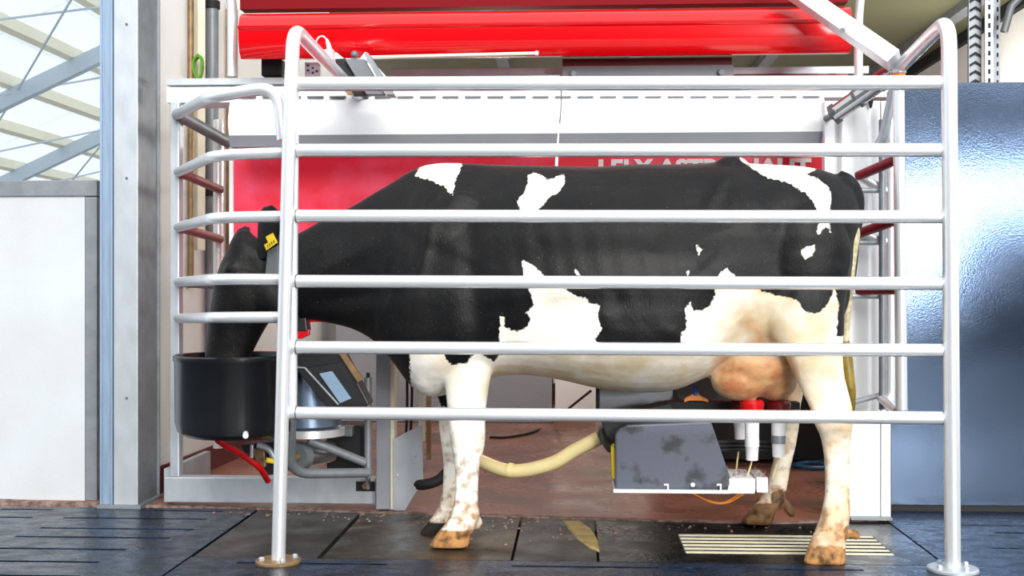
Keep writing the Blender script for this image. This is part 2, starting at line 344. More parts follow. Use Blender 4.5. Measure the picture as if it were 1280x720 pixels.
def fmat(name, x0, x1, y0, m, label, hole=None):
    y1a, y1b = kerbY(x0) - 0.02, kerbY(x1) - 0.02
    def slab(xa, xb, ya, yb0, yb1): return ([(xa, ya, -0.04), (xb, ya, -0.04), (xb, yb1, -0.04), (xa, yb0, -0.04), (xa, ya, 0), (xb, ya, 0), (xb, yb1, 0), (xa, yb0, 0)], BF)
    if hole:
        hx0, hx1, hy0, hy1 = hole
        g = merge(slab(x0, hx0, y0, y1a, kerbY(hx0) - 0.02), slab(hx1, x1, y0, kerbY(hx1) - 0.02, y1b), slab(hx0, hx1, y0, hy0, hy0), slab(hx0, hx1, hy1, kerbY(hx0) - 0.02, kerbY(hx1) - 0.02), boxg(hx0, hx1, hy0, hy1, -0.04, -0.037))
    else: g = slab(x0, x1, y0, y1a, y1b)
    return mk(name, *g, m, None, label=label, category='mat')
fmat('floor_mat', XA + 0.01, XB - 0.012, YF, M['mat_grey'], 'plain grey rubber mat behind the left gate post')
fmat('floor_mat', XB + 0.008, XD - 0.006, YF, M['mat_brown'], 'mucky brown rubber mat under the front hooves of the cow')
fmat('floor_mat', XD + 0.006, XE2 - 0.005, YF, M['mat_grey'], 'grey rubber mat with a yellow-brown smear in the middle of the stall')
fmat('floor_mat', XE2 + 0.005, XC - 0.004, YF, M['mat_black'], 'black wet rubber mat around the cream drain grate', hole=(0.418, 1.20, 4.546, 4.905))
g = thing('drain_grate', (0.81, 4.72, -0.037), 'cream slatted drain grate let into the black mat by the rear hooves', 'grate')
for i in range(6):
    y = 4.558 + i * 0.0625
    mk('bar', *boxg(0.422, 1.196, y, y + 0.030, -0.001, 0.001), M['grate'], g)
for _x in (0.4185, 1.1965): mk('side_rail', *boxg(_x, _x + 0.003, 4.547, 4.904, -0.036, -0.001), M['plate_grey'], g)
# crescent of yellow-brown muck in the middle of the stall
q = [G(*p) for p in ((704, 651), (722, 651), (738, 662), (747, 676), (750, 691), (738, 686), (722, 674), (711, 662))]
V = [(p[0], p[1], 0.0005) for p in q] + [(p[0] * 0.9 + 0.1 * q[2][0], p[1] * 0.9 + 0.1 * q[2][1], 0.005) for p in q]; n = 8
mk('muck_smear', V, [tuple(range(n)), tuple(range(2 * n - 1, n - 1, -1))] + [(i, (i + 1) % n, n + (i + 1) % n, n + i) for i in range(n)], M['mudyellow'], None, label='yellow-brown crescent of muck on the grey mat in mid stall', category='muck', kind='stuff')
# crumbs of muck and feed scattered on the mats near the hooves
parts = []
for i in range(260):
    c = random.choice(((-0.6, 5.15, 0.5, 0.08), (0.2, 5.02, 0.9, 0.07), (-0.2, 4.85, 0.4, 0.2), (-2.0, 5.42, 0.7, 0.04), (-1.2, 5.25, 0.4, 0.06)))
    x = c[0] + random.uniform(-c[2], c[2]); y = min(c[1] + random.uniform(-c[3], c[3]), kerbY(x) - 0.03); r = random.uniform(0.003, 0.008)
    parts.append(([(x + r * a_, y + r * b_, 0.0008 + r * c_) for a_, b_, c_ in ((-1, -.7, 0), (1, -.9, 0), (.8, 1, 0), (-.9, .8, 0), (.1, .1, 1))], [(0, 1, 2, 3), (0, 1, 4), (1, 2, 4), (2, 3, 4), (3, 0, 4)]))
mk('crumbs', *merge(*parts), M['grit'], None, label='crumbs of muck and feed scattered along the edge of the mats', category='crumbs', kind='stuff')

# ------------------------------------------------------------------ front gate
YG = 4.323
gt = thing('stall_gate', (0.13, YG, 0), 'tubular metal side gate of six rails standing in front of the cow', 'gate')
LB = P(348, 703, YG); LB[2] = 0.012; RB = P(1191, 713, YG); RB[2] = 0.012
tube('post', fillet([LB, P(362, 150, YG), P(367, 34, YG), P(399, 68, 4.66), P(449, 120, 5.385)], 0.085, 9), 0.0255, M['pipe'], gt, seg=20)
tube('post', fillet([RB, P(1187, 150, YG), P(1186, 24, YG), P(1162, 46, 4.55), P(1126, 83, 4.9)], 0.10, 9), 0.0275, M['pipe'], gt, seg=20)
for c, r in ((LB, 0.083), (RB, 0.088)):
    fl = lathe('base_flange', [(r, 0), (r, 0.008), (r - 0.004, 0.012), (0.03, 0.012)], (c[0], c[1], 0.0005), M['brass'] if c is LB else M['galv'], gt)
    for k in range(4): bolt((c[0] + 0.062 * math.cos(0.5 + k * 1.571), c[1] + 0.062 * math.sin(0.5 + k * 1.571), 0.0125), 0.010, fl)
YI = YG + 0.02
for (a_, b_, r) in ((105, 103.5, 0.0265), (188, 187.5, 0.0245), (270, 271, 0.0235), (351.5, 354.5, 0.0235), (434, 438, 0.0235), (516, 522.5, 0.0235)):
    tube('rail', [P(357, a_, YI), P(1186, b_, YI)], r, M['pipe'], gt)
    tube('weld', [P(370, a_, YI), P(371.5, a_, YI)], r + 0.002, M['weld'], gt)
    tube('weld', [P(1178, b_, YI), P(1179.5, b_, YI)], r + 0.002, M['weld'], gt)
tube('inner_post', [P(366, 516, YG + 0.03), P(368.5, 104, YG + 0.03)], 0.016, M['pipe'], gt)
# rear post and square bar joined to the right post
tube('rear_post', [P(1127, 513, 4.9), P(1123, 84, 4.9)], 0.0235, M['pipe'], gt)
cl = tube('clamp', [P(1123, 92, 4.9), P(1123, 79, 4.9)], 0.031, M['galv'], gt)
tube('clamp_ring', [P(1123, 96, 4.9), P(1123, 92, 4.9)], 0.027, M['orange'], cl)
tube('end_ring', [P(1127, 519, 4.9), P(1127, 512, 4.9)], 0.027, M['galv_dark'], gt)
def squarebar(name, a, b, wv, wh, m, parent):
    a, b = np.array(a), np.array(b); t_ = (b - a) / np.linalg.norm(b - a); s = np.cross(t_, [0, 1.0, 0]); s /= np.linalg.norm(s); u = np.cross(s, t_)
    V = []
    for p in (a, b):
        for i, j in ((-1, -1), (1, -1), (1, 1), (-1, 1)): V.append(p + s * i * wv / 2 + u * j * wh / 2)
    return mk(name, V, [(0, 1, 2, 3), (7, 6, 5, 4), (0, 4, 5, 1), (1, 5, 6, 2), (2, 6, 7, 3), (3, 7, 4, 0)], m, parent, bevel=0.004)
sb = squarebar('square_bar', P(1118, 76, 4.86), P(972, -26, 5.2), 0.07, 0.078, M['pipe'], gt)
tube('bolt', [P(1053, 38, 4.97), P(1053, 38, 4.93)], 0.012, M['galv_dark'], sb, seg=6)

# ------------------------------------------------------------------ barrier around the head end
fb = thing('head_barrier', G(211, 630) * np.array([1, 1, 0]), 'angled five rail tube barrier at the head end around the feed trough', 'barrier')
box('post', 212, 224, 126, 597, 5.40, 5.46, M['galv'], fb, bevel=0.006)
tube('rear_post', [P(273, 560, 6.0), P(273, 150, 6.0)], 0.026, M['pipe'], fb)
YR = 4.385
rl = fillet([P(352, 160, YR), P(350, 111, YR), P(318, 113, YR), P(265, 122, 4.5), P(220, 145, 5.40), P(285, 181, 5.97)], 0.055, 6)
def rail2(segs, r, redfrom=None):
    tube('rail', segs, r, M['pipe'], fb)
tube('rail', fillet([P(354, 175, YR), P(348, 108, YR), P(262, 121, YR + 0.05), P(222, 143, 5.36)], 0.09, 8), 0.024, M['pipe'], fb)
for i, (y0, y1, y2, y3) in enumerate(((191, 194, 215, 237), (270.5, 272, 284, 299), (349.5, 349, 352.5, 357), (396.5, 397, 398, None))):
    tube('rail', fillet([P(354, y0, YR), P(268, y1, YR + 0.03), P(223, y2, 5.36)], 0.12, 6), 0.0215, M['pipe'], fb)
    if y3: tube('rear_rail', [P(223, y2, 5.36), P(275, y3, 5.97)], 0.0215, M['pipe_red'] if i < 2 else M['galv_dark'], fb)  # upper two carry a red reflection in their colour
tube('rear_rail', [P(222, 143, 5.36), P(285, 178, 5.97)], 0.029, M['galv_dark'], fb)

# ------------------------------------------------------------------ barrier behind the cow
rb = thing('rear_barrier', G(1103, 650) * np.array([1, 1, 0]), 'kinked tube barrier behind the cow at the tail end', 'barrier')
tube('post', [P(1103, 512, 5.1), P(1103, 150, 5.1)], 0.015, M['galv_dark'], rb)
tube('post', [P(1113.5, 515, 5.12), P(1113.5, 115, 5.12)], 0.019, M['pipe'], rb)
for (y0, y1, y2, r) in ((198, 220, 239, 0.021), (274, 292, 302, 0.021), (363, 364, 367, 0.017)):
    tube('rail', [P(1124, y0, 4.93), P(1073, y1, 5.14)], r, M['pipe_red2'], rb)
    tube('rear_rail', [P(1073, y1, 5.14), P(1109, y2, 5.13)], r * 0.95, M['pipe'], rb)
for y0 in (238, 303, 370, 507): tube('stay', [P(1040, y0 + (3 if y0 == 507 else 0), 5.16), P(1103, y0 - (14 if y0 == 507 else 0), 5.12)], 0.012, M['galv'], rb)
tube('brace', [P(1101, 497, 5.12), P(1122, 514, 4.93)], 0.02, M['pipe'], rb)
tube('slanted_tube', fillet([P(1117, 112, 5.0), P(1104, 172, 5.05), P(1098, 181, 5.06)], 0.02), 0.020, M['galv'], rb)

# ------------------------------------------------------------------ milking robot portal
rob = thing('milking_robot', (0.3, 5.6, 0), 'large white and red milking robot portal behind the cow with lettered banner', 'milking machine')
box('main_beam', 208, 1114, 105, 125, 5.42, 5.60, M['white'], rob, bevel=0.004)
box('upper_tray', 208, 700, 96, 104, 5.46, 5.62, M['galv'], rob)
# curved white housing
def profile(name, px0, px1, pts, m, parent, Yr, smooth=True):
    x0 = P(px0, 360, Yr)[0]; x1 = P(px1, 360, Yr)[0]; n = len(pts)
    V = [(x0, y, z) for y, z in pts] + [(x1, y, z) for y, z in pts]
    return mk(name, V, [tuple(range(n)), tuple(range(2 * n - 1, n - 1, -1))] + [(i, (i + 1) % n, n + (i + 1) % n, n + i) for i in range(n)], m, parent, smooth=smooth)
zz = lambda py, Y: P(660, py, Y)[2]
YH = 5.33
hs = profile('curved_housing', 285, 1032, [(5.60, zz(126, 5.42)), (5.395, zz(113, YH)), (5.375, zz(116, YH)), (5.35, zz(130, YH)), (5.335, zz(142, YH)), (5.33, zz(153, YH)), (5.34, zz(163, YH)), (5.345, zz(167, YH)), (5.37, zz(182, 5.37)), (5.60, zz(182, 5.5))], M['white'], rob, YH)
for i in range(26):
    x = 299 + i * 28.2
    if x < 1020: mk('vent_slot', *boxpg(x, x + 20, 120, 121.6, 5.352, 5.40), M['plate_grey'], hs)
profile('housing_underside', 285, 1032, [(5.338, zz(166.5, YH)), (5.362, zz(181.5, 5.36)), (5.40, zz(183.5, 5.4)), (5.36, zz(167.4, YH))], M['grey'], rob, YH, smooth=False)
bn = box('banner_panel', 292, 1030, 184, 403, 5.70, 5.74, M['banner'], rob)
box('banner_edge', 286.5, 291.5, 184, 403, 5.69, 5.75, M['white'], rob)
box('banner_foot', 292, 1030, 398, 403, 5.685, 5.70, M['redrub'], rob)
# banner lettering
def text(s, px0, px1, ytop, ybot, Y, m, parent, name='lettering'):
    cu = bpy.data.curves.new('t', 'FONT'); cu.body = s; cu.extrude = 0.003; cu.offset = 0.05; cu.space_character = 1.05
    o = bpy.data.objects.new('t', cu); C.objects.link(o); dg = bpy.context.evaluated_depsgraph_get(); dg.update()
    me = bpy.data.meshes.new_from_object(o.evaluated_get(dg)); V = np.array([v.co[:] for v in me.vertices]); Fc = [tuple(p.vertices) for p in me.polygons]
    bpy.data.objects.remove(o)
    mn, mx_ = V.min(0), V.max(0); a = P(px0, ybot, Y); b = P(px1, ytop, Y)
    W = np.stack([a[0] + (V[:, 0] - mn[0]) / (mx_[0] - mn[0]) * (b[0] - a[0]), Y - (V[:, 2] + 0.003) * 0.5, a[2] + (V[:, 1] - mn[1]) / (mx_[1] - mn[1]) * (b[2] - a[2])], 1)
    return mk(name, W, Fc, m, parent)
text('LELY ASTRONAUT', 748, 1014, 197.5, 221, 5.696, M['lettering'], bn)
# red hood
YD = 5.25
hp = [(5.60, zz(72, 5.6)), (5.36, zz(71.5, 5.36)), (5.29, zz(68, YD)), (5.262, zz(60, YD)), (5.25, zz(47, YD)), (5.247, zz(34, YD)), (5.238, zz(31.5, YD)), (5.236, zz(29, YD)), (5.25, zz(27, YD)), (5.262, zz(18, YD)), (5.285, zz(12, YD)), (5.32, zz(8.5, YD)), (5.42, zz(6, YD)), (5.60, zz(6, YD))]
hd = profile('red_hood', 298, 1065, hp, M['red'], rob, YD)
tube('hood_trim_tube', [P(462, 71.5, 5.22), P(671, 66.5, 5.22)], 0.007, M['cream'], rob)
tube('trim_end_cap', [P(669, 66.5, 5.22), P(673, 66.5, 5.22)], 0.010, M['wcup'], rob)
pl = box('centre_plate', 703, 917, 82.5, 98.5, 5.44, 5.47, M['plate_grey'], rob)
for x, y in ((717, 92), (902, 90)): tube('bolt', [P(x, y, 5.44), P(x, y, 5.41)], 0.014, M['galv_dark'], pl, seg=6)
box('hood_shade_panel', 300, 1060, -70, 7, 5.42, 5.5, M['shade_red'], rob)  # shade under the overhang, painted as a dark red panel
box('hood_reflection_strip', 703, 915, 72.5, 82, 5.50, 5.58, M['darkredrub_refl'], rob)  # reflection of the hood's underside, drawn as a solid dark red strip
box('cable_rail', 487, 703, 85.5, 94, 5.75, 5.80, M['galv'], rob); box('cable_rail', 917, 1086, 83.5, 92, 5.75, 5.80, M['galv'], rob)
box('rail_foot', 487, 703, 94, 99, 5.74, 5.82, M['brass'], rob); box('rail_foot', 917, 1060, 92, 98, 5.74, 5.82, M['darkredrub_refl'], rob)
box('drive_roller', 326, 352, 73, 95, 5.50, 5.60, M['blackmatt'], rob, bevel=0.01)
tube('hood_hoop', fillet([P(290, 96, 5.47), P(290, -4, 5.47), P(268, -30, 5.47)], 0.09), 0.023, M['pipe'], rob)
tube('hood_hoop', fillet([P(1073, 96, 5.50), P(1073, 20, 5.5), P(1079, -30, 5.5)], 0.12), 0.020, M['pipe'], rob)
# right hand cabinet
box('cabinet_top_fill', 1031, 1060, 126, 320, 5.30, 5.36, M['white'], rob)
cb = box('side_cabinet', 1052, 1100.5, 126, 649, 5.24, 5.30, M['white'], rob, bevel=0.004)
box('cabinet_edge_panel', 1101.5, 1113.5, 126, 649, 5.235, 5.32, M['white'], rob, bevel=0.003)
box('cabinet_kick', 1064, 1116, 648, 650.5, 5.18, 5.235, M['galv_dark'], rob)
# left hand legs and base
box('side_post', 470, 487, 400, 637, 5.33, 5.50, M['grey'], rob, bevel=0.003)
box('inner_strip', 487.5, 493, 404, 637, 5.36, 5.44, M['cream'], rob)
gp = prism('guard_plate', [(492, 549), (527, 531), (529, 600), (506, 638), (492, 638)], 5.34, 5.36, M['galv'], rob)
for x, y in ((519, 569), (497, 594), (518, 610)): tube('rivet', [P(x, y, 5.34), P(x, y, 5.332)], 0.006, M['chrome'], gp, seg=6)
box('strut', 523, 530, 440, 552, 5.55, 5.59, M['cream'], rob); box('strut', 533, 538, 440, 575, 5.65, 5.69, M['brass'], rob)
bb = box('base_beam', 205, 470, 597.5, 629, 5.40, 5.48, M['galv'], rob, bevel=0.004)
box('base_beam_rear', 205, 213, 586, 628, 5.485, 6.1, M['galv'], rob)
box('bolt_pocket', 445, 468.5, 602, 614, 5.396, 5.399, M['blackmatt'], bb); bolt(P(457, 607, 5.392), 0.016, bb, axis='y', m=M['brass'])
# dark rear machine body far behind the cow
box('machine_body', 820, 1045, 300, 574, 6.9, 7.6, M['blackmatt'], rob)

# ------------------------------------------------------------------ conduits on the side wall
def wconduit(name, px, z0, z1, r, m, label, cat='pipe', square=False):
    p = wall_pt(px, 0, r + 0.003)
    return tube(name, [(p[0], p[1], z0), (p[0], p[1], z1)], r, m, None, seg=4 if square else 14, label=label, category=cat)
wconduit('wall_pipe', 234, 1.0, 4.6, 0.016, M['brass'], 'thin brown pipe running up the white side wall behind the green wire')
wconduit('wall_trunking', 242, 1.2, 4.6, 0.030, M['cream'], 'cream cable trunking on the side wall beside the thin brown pipe', 'trunking', True)
p = wconduit('wall_downpipe', 257, 0.55, 4.6, 0.034, M['galv_dark'], 'thick dark grey pipe on the side wall behind the head barrier')
q = wall_pt(257, 0, 0.037)
tube('pipe_clip', [(q[0], q[1], 1.50), (q[0], q[1], 1.54)], 0.042, M['blackmatt'], p)
tube('pipe_clip', [(q[0], q[1], 2.52), (q[0], q[1], 2.56)], 0.042, M['blackmatt'], p)
q = wall_pt(283, 0, 0.03); mk('wall_strip', *boxg(q[0] - 0.03, q[0] + 0.03, q[1] - 0.01, q[1] + 0.02, 0.9, 2.6), M['brass'], None, label='brown vertical strip on the side wall left of the red banner', category='strip')
# coil of green wire hanging on the thin pipe
q = wall_pt(234.5, 0, 0.06); cz = zz(80, q[1]); pts = []
for k in range(0, 97):
    a_ = k / 16 * 2 * math.pi; rr = 0.022 + 0.006 * math.sin(k * 0.37)
    pts.append((q[0] + rr * math.cos(a_), q[1] + 0.018 * math.sin(a_ * 0.5 + k * 0.05), cz + (0.058 + 0.006 * math.sin(k * 0.21)) * math.sin(a_)))
tube('green_wire_coil', pts, 0.0045, M['green'], None, seg=6, label='small coil of green wire hanging on the brown wall pipe', category='wire')

# ------------------------------------------------------------------ slotted steel column top right
sc_ = thing('slotted_column', P(1232, 104, 6.4) * np.array([1, 1, 0]), 'slotted galvanised steel upright behind the blue-grey wall', 'column')
x0 = P(1214, 50, 6.4)[0]; x1 = P(1230, 50, 6.4)[0]; x2 = P(1240, 50, 6.4)[0]; x3 = P(1252, 50, 6.4)[0]
mk('rear_web', *boxg(x0, x1, 6.44, 6.46, 0, 3.2), M['galv_dark'], sc_)
mk('front_flange', *boxg(x1, x2, 6.38, 6.395, 0, 3.2), M['galv'], sc_)
mk('side_flange', *boxg(x2 + 0.01, x3, 6.42, 6.435, 0, 3.2), M['galv_dark'], sc_)
for i in range(24):
    z = 2.02 + i * 0.048
    mk('slot', *boxg((x1 + x2) / 2 - 0.006, (x1 + x2) / 2 + 0.006, 6.376, 6.3795, z, z + 0.026), M['blackmatt'], sc_)
    mk('slot', *boxg(x3 - 0.018, x3 - 0.010, 6.416, 6.4195, z, z + 0.022), M['blackmatt'], sc_)
    mk('chevron', [(x0 + 0.004, 6.436, z), (x0 + 0.033, 6.43, z + 0.018), (x1 - 0.004, 6.436, z), (x1 - 0.004, 6.436, z + 0.014), (x0 + 0.033, 6.43, z + 0.032), (x0 + 0.004, 6.436, z + 0.014)], [(0, 1, 4, 5), (1, 2, 3, 4)], M['blackmatt'], sc_)
tube('conduit_bend', [P(1255, 40, 6.3), P(1264, 8, 6.3), P(1284, -14, 6.3)], 0.02, M['plate_grey'], sc_)

# ------------------------------------------------------------------ pneumatic cylinder
pc = thing('pneumatic_cylinder', P(1072, 122, 5.1), 'ribbed grey pneumatic cylinder slanting up at the right end of the housing', 'cylinder')
tube('barrel', [P(1046, 141, 5.16), P(1100, 103, 5.06)], 0.038, M['chrome'], pc)
for k in (-1, 0, 1):
    o_ = np.array([0.016 * k, -0.03, 0.026 * k]); tube('tie_rod', [P(1046, 141, 5.16) + o_, P(1100, 103, 5.06) + o_], 0.009, M['pipe_red'] if k == 0 else M['galv'], pc, seg=8)
tube('end_block', [P(1040, 145, 5.17), P(1047, 140, 5.158)], 0.046, M['plate_grey'], pc, seg=4)
tube('end_block', [P(1071, 124, 5.115), P(1074, 121.5, 5.108)], 0.046, M['plate_grey'], pc, seg=8)
tube('end_block', [P(1098, 104, 5.064), P(1108, 98, 5.05)], 0.044, M['plate_grey'], pc, seg=4)
tube('piston_rod', [P(1104, 99, 5.05), P(1121, 86, 4.94)], 0.012, M['chrome'], pc)
tube('air_fitting', [P(1085, 101, 5.05), P(1100, 91, 5.0), P(1112, 84, 4.96)], 0.009, M['redrub'], pc)
tube('mounting_lug', [P(1033, 148, 5.3), P(1042, 144, 5.17)], 0.014, M['plate_grey'], pc)
tube('cabinet_key_knob', [P(1088.5, 122, 5.22), P(1088.5, 127, 5.22), P(1088.5, 135, 5.22)], 0.01, M['blackmatt'], None, rs=[0.010, 0.011, 0.004], seg=10, label='small black knob hanging on the white cabinet under the cylinder', category='knob')

# ------------------------------------------------------------------ devices on the top beam
sx = thing('sensor_box', P(407, 80, 5.0), 'small white sensor box with a looped cable above the left post', 'box')
prism('housing', [(396, 65), (414, 59), (416, 78), (405, 81), (397, 74)], 5.0, 5.07, M['wcup'], sx, bevel=0.003)
tube('cable', spline([P(395, 66, 5.03), P(394, 56, 5.03), P(398, 47, 5.03), P(404, 45.5, 5.03), P(409, 50, 5.03)]), 0.0032, M['wcup'], sx, seg=8)
tube('plug', [P(408.5, 49, 5.03), P(410, 54, 5.03), P(412, 62, 5.03)], 0.008, M['wcup'], sx, rs=[0.005, 0.009, 0.011], seg=10)
ab = thing('hinge_bracket', P(445, 104, 5.1), 'dark steel hinge bracket with grey plates above the top rail', 'bracket')
prism('dark_plate', [(414, 74), (432, 73), (462, 118), (440, 118)], 5.08, 5.14, M['blackmatt'], ab)
prism('grey_plate', [(431, 74), (455, 74), (481, 118), (458, 118)], 5.05, 5.10, M['plate_grey'], ab, bevel=0.002)
prism('side_plate', [(455, 66), (460, 66), (492, 118), (482, 118)], 5.03, 5.13, M['galv_dark'], ab)
prism('ear_plate', [(418, 66), (420, 65), (430, 73), (450, 73), (456, 65), (460, 66), (458, 76), (418, 76)], 5.145, 5.155, M['galv'], ab)
prism('pipe_stay', [(405, 79), (412, 78), (442, 118), (434, 118)], 5.02, 5.04, M['brass'], ab)
bm_ = latheg([(0.002, -0.016), (0.010, -0.013), (0.016, -0.004), (0.016, 0.004), (0.010, 0.013), (0.002, 0.016)], P(443, 68, 5.12), 16)
mk('knob', *bm_, M['plate_grey'], ab, smooth=True)
pp = box('perforated_bracket', 381, 400, 78, 96, 5.46, 5.47, M['wcup'], None, label='small white perforated bracket on the beam beside the left post', category='bracket')
for x, y in ((385, 82), (385, 88), (391, 85), (391, 91), (396, 89)): tube('hole', [P(x, y, 5.458), P(x, y, 5.456)], 0.006, M['blueplas'], pp, seg=8)
# drop wire with a white sensor rod
dw = thing('drop_sensor', P(697, 220, 4.85), 'thin wire with white sensor rod hanging down to the back of the cow', 'sensor')
tube('wire', spline([P(701, 98, 5.41), P(701.5, 118, 5.2), P(701, 138, 5.15), P(699.5, 155, 5.15)]), 0.003, M['plate_grey'], dw, seg=6)
tube('cord', [P(699.5, 155, 5.15), P(698, 166, 5.1), P(696, 200, 4.85)], 0.0035, M['wcup'], dw, seg=6)
tube('rod', [P(696, 197, 4.85), P(695, 222, 4.83)], 0.006, M['wcup'], dw, seg=8)

# ------------------------------------------------------------------ feed trough and its frame
TY = 4.86; tcn = P(296, 400, TY); zt = P(296, 443, TY - 0.02)[2]; zb = P(296, 551, TY - 0.2)[2]; R_ = 0.248; H = zt - zb
tr_ = thing('feed_trough', (tcn[0], TY, zb), 'black round plastic feed trough that the cow is eating from', 'trough')
V, Fc = latheg([(0.02, 0), (R_ - 0.045, 0.0), (R_ - 0.012, 0.02), (R_ - 0.002, 0.06), (R_, H - 0.03), (R_ + 0.006, H - 0.022), (R_ + 0.006, H - 0.006), (R_, H), (R_ - 0.012, H - 0.002), (R_ - 0.018, H - 0.03), (R_ - 0.022, 0.06), (R_ - 0.06, 0.03), (0.02, 0.025)], (tcn[0], TY, zb), 56)
mk('bowl', V, Fc, M['trough'], tr_, smooth=True)
tube('mounting_pin', [P(315, 556, 4.8), P(315, 572, 4.8)], 0.008, M['chrome'], tr_); tube('mounting_knob', [P(307, 540, 4.66), P(307, 545, 4.62)], 0.011, M['wcup'], tr_)
tube('trough_stub', [(tcn[0] + 0.08, TY + 0.05, zb + 0.01), (tcn[0] + 0.16, TY + 0.12, zb - 0.03)], 0.022, M['plate_grey'], tr_)
fd = thing('feeder_frame', P(430, 600, 5.1) * np.array([1, 1, 0]), 'bent grey tube frame carrying the feeder between trough and grey post', 'frame')
tube('bent_tube', fillet([P(364, 505, 4.78), P(363, 592, 4.95), P(460, 591, 5.15)], 0.09, 8), 0.021, M['galv_dark'], fd)
tube('upright', [P(460, 597, 5.18), P(460, 472, 5.18)], 0.0165, M['galv_dark'], fd)
tube('upright_cap', [P(460, 472, 5.18), P(460, 466, 5.18)], 0.008, M['blackmatt'], fd)
tube('diagonal_tube', [P(386, 550, 5.05), P(456, 578, 5.16)], 0.019, M['galv_dark'], fd)
tube('foot_bolt', [P(460, 597, 5.3), P(460, 609, 5.385)], 0.012, M['chrome'], fd)
dr = thing('feed_hopper', P(386, 600, 5.1) * np.array([1, 1, 0]), 'stainless feed hopper drum with black control box beside the trough', 'hopper')
c = P(384, 500, 5.12); z0 = P(384, 538, 5.0)[2]; z1 = P(384, 452, 5.0)[2]
lathe('drum', [(0.12, 0), (0.142, 0.01), (0.145, z1 - z0), (0.13, z1 - z0)], (c[0], 5.14, z0), M['steelblue'], dr)
lathe('drum_band', [(0.10, 0), (0.152, 0), (0.152, 0.032), (0.10, 0.032)], (c[0] + 0.005, 5.14, z0 - 0.036), M['pipe'], dr)
cbx = prism('control_box', [(366, 441), (424, 440), (430, 446), (461, 505), (458, 508), (408, 509), (368, 459)], 4.86, 4.98, M['black'], dr, bevel=0.004)
prism('recess_panel', [(371, 444), (417, 443), (423, 453), (378, 459)], 4.855, 4.859, M['blackmatt'], cbx)
prism('label_plate', [(399, 467), (415, 464), (439, 498), (425, 504)], 4.853, 4.859, M['labelblue'], cbx)
tube('box_lip', [P(368, 459, 4.855), P(381, 460, 4.855), P(423, 506, 4.855)], 0.005, M['galv_dark'], cbx, seg=6)
prism('hinge_strap', [(423, 441), (431, 441), (454, 474), (447, 478)], 4.84, 4.86, M['brass'], cbx)
mo = thing('feed_motor', P(395, 600, 5.2) * np.array([1, 1, 0]), 'metal feeder motor with dark gearbox below the hopper', 'motor')
tube('motor_body', [P(378, 569, 5.1), P(412, 564, 5.22)], 0.052, M['chrome'], mo, seg=24)
tube('motor_flange', [P(370, 571, 5.06), P(379, 569, 5.1)], 0.060, M['galv_dark'], mo, seg=24)
tube('shaft', [P(364, 573, 5.03), P(372, 571, 5.06)], 0.018, M['brass'], mo)
prism('gear_casing', [(300, 556), (352, 552), (356, 592), (330, 594), (312, 578)], 5.08, 5.2, M['blackmatt'], mo, bevel=0.006)
prism('casing_lug', [(316, 562), (330, 560), (332, 584), (322, 586)], 5.04, 5.08, M['brass'], mo, bevel=0.004)
tube('grey_duct', spline([P(322, 556, 5.0), P(336, 562, 5.0), P(345, 576, 5.0)]), 0.013, M['galv'], mo)
box('gearbox', 408, 452, 532, 590, 5.24, 5.38, M['blackmatt'], mo, bevel=0.01)
box('terminal_box', 424, 440, 533, 546, 5.18, 5.235, M['plate_grey'], mo, bevel=0.004)
tube('red_air_hose', spline([P(272, 550, 4.72), P(284, 558, 4.78), P(305, 570, 4.86), P(324, 584, 4.9), P(335, 601, 5.0)]), 0.0135, M['redrub'], None, label='bright red rubber hose curving down from under the black trough', category='hose')
tube('yellow_valve_tap', [P(333, 575, 4.9), P(344, 577, 4.92)], 0.011, M['yellow'], None, label='small yellow valve tap behind the left gate post', category='tap')

# ------------------------------------------------------------------ milking arm under the cow
arm = thing('milking_unit', P(850, 615, 4.75) * np.array([1, 1, 0]) + np.array([0, 0, 0.18]), 'robot milking arm in slate grey cover with white tray under the udder', 'milking arm')
cv = prism('arm_cover', [(769, 545), (774, 536), (784, 531), (889, 527), (913, 597), (915, 605), (909, 612), (769, 612)], 4.62, 4.80, M['slate'], arm, bevel=0.008)
box('cover_base_strip', 767, 912, 612.5, 616.5, 4.61, 4.81, M['white'], arm)
for x, y in ((834, 605), (900, 605)):
    prism('clip', [(x - 4, y), (x + 2, y), (x + 2, y + 8), (x, y + 8), (x, y + 2), (x - 4, y + 2)], 4.612, 4.619, M['wcup'], cv)
tube('cover_screw', [P(866, 606, 4.62), P(866, 606, 4.612)], 0.009, M['galv'], cv, seg=10)
ty_ = box('tray', 910, 944, 598, 617.5, 4.62, 4.86, M['white'], arm, bevel=0.006); box('tray_corner', 946, 960, 597, 616, 4.66, 4.86, M['white'], arm, bevel=0.004)
parts = []
for i in range(160):
    a_ = P(random.uniform(905, 957), 590, 4.72); x = a_[0]; y = random.uniform(4.66, 4.84); z = P(930, 599, 4.7)[2]
    h_ = random.uniform(0.015, 0.042); dx = random.uniform(-.012, .012); parts.append(([(x - .002, y, z), (x + .002, y, z), (x, y + .004, z), (x + dx, y, z + h_)], [(0, 1, 2), (0, 1, 3), (1, 2, 3), (2, 0, 3)]))
mk('brush_bristles', *merge(*parts), M['grit'], arm, kind='stuff')
prism('upper_frame', [(752, 528), (800, 512), (838, 505), (842, 514), (830, 530), (776, 541), (769, 556), (757, 545)], 4.70, 4.86, M['blackmatt'], arm, bevel=0.006)
prism('pivot_block', [(748, 536), (757, 534), (768, 548), (768, 566), (760, 566), (750, 552)], 4.74, 4.84, M['black'], arm, bevel=0.004)
box('side_panel', 749, 841, 486, 513, 5.05, 5.09, M['grey'], arm, bevel=0.003)
box('side_panel_edge', 745, 748.5, 486, 513, 5.04, 5.10, M['blackmatt'], arm)
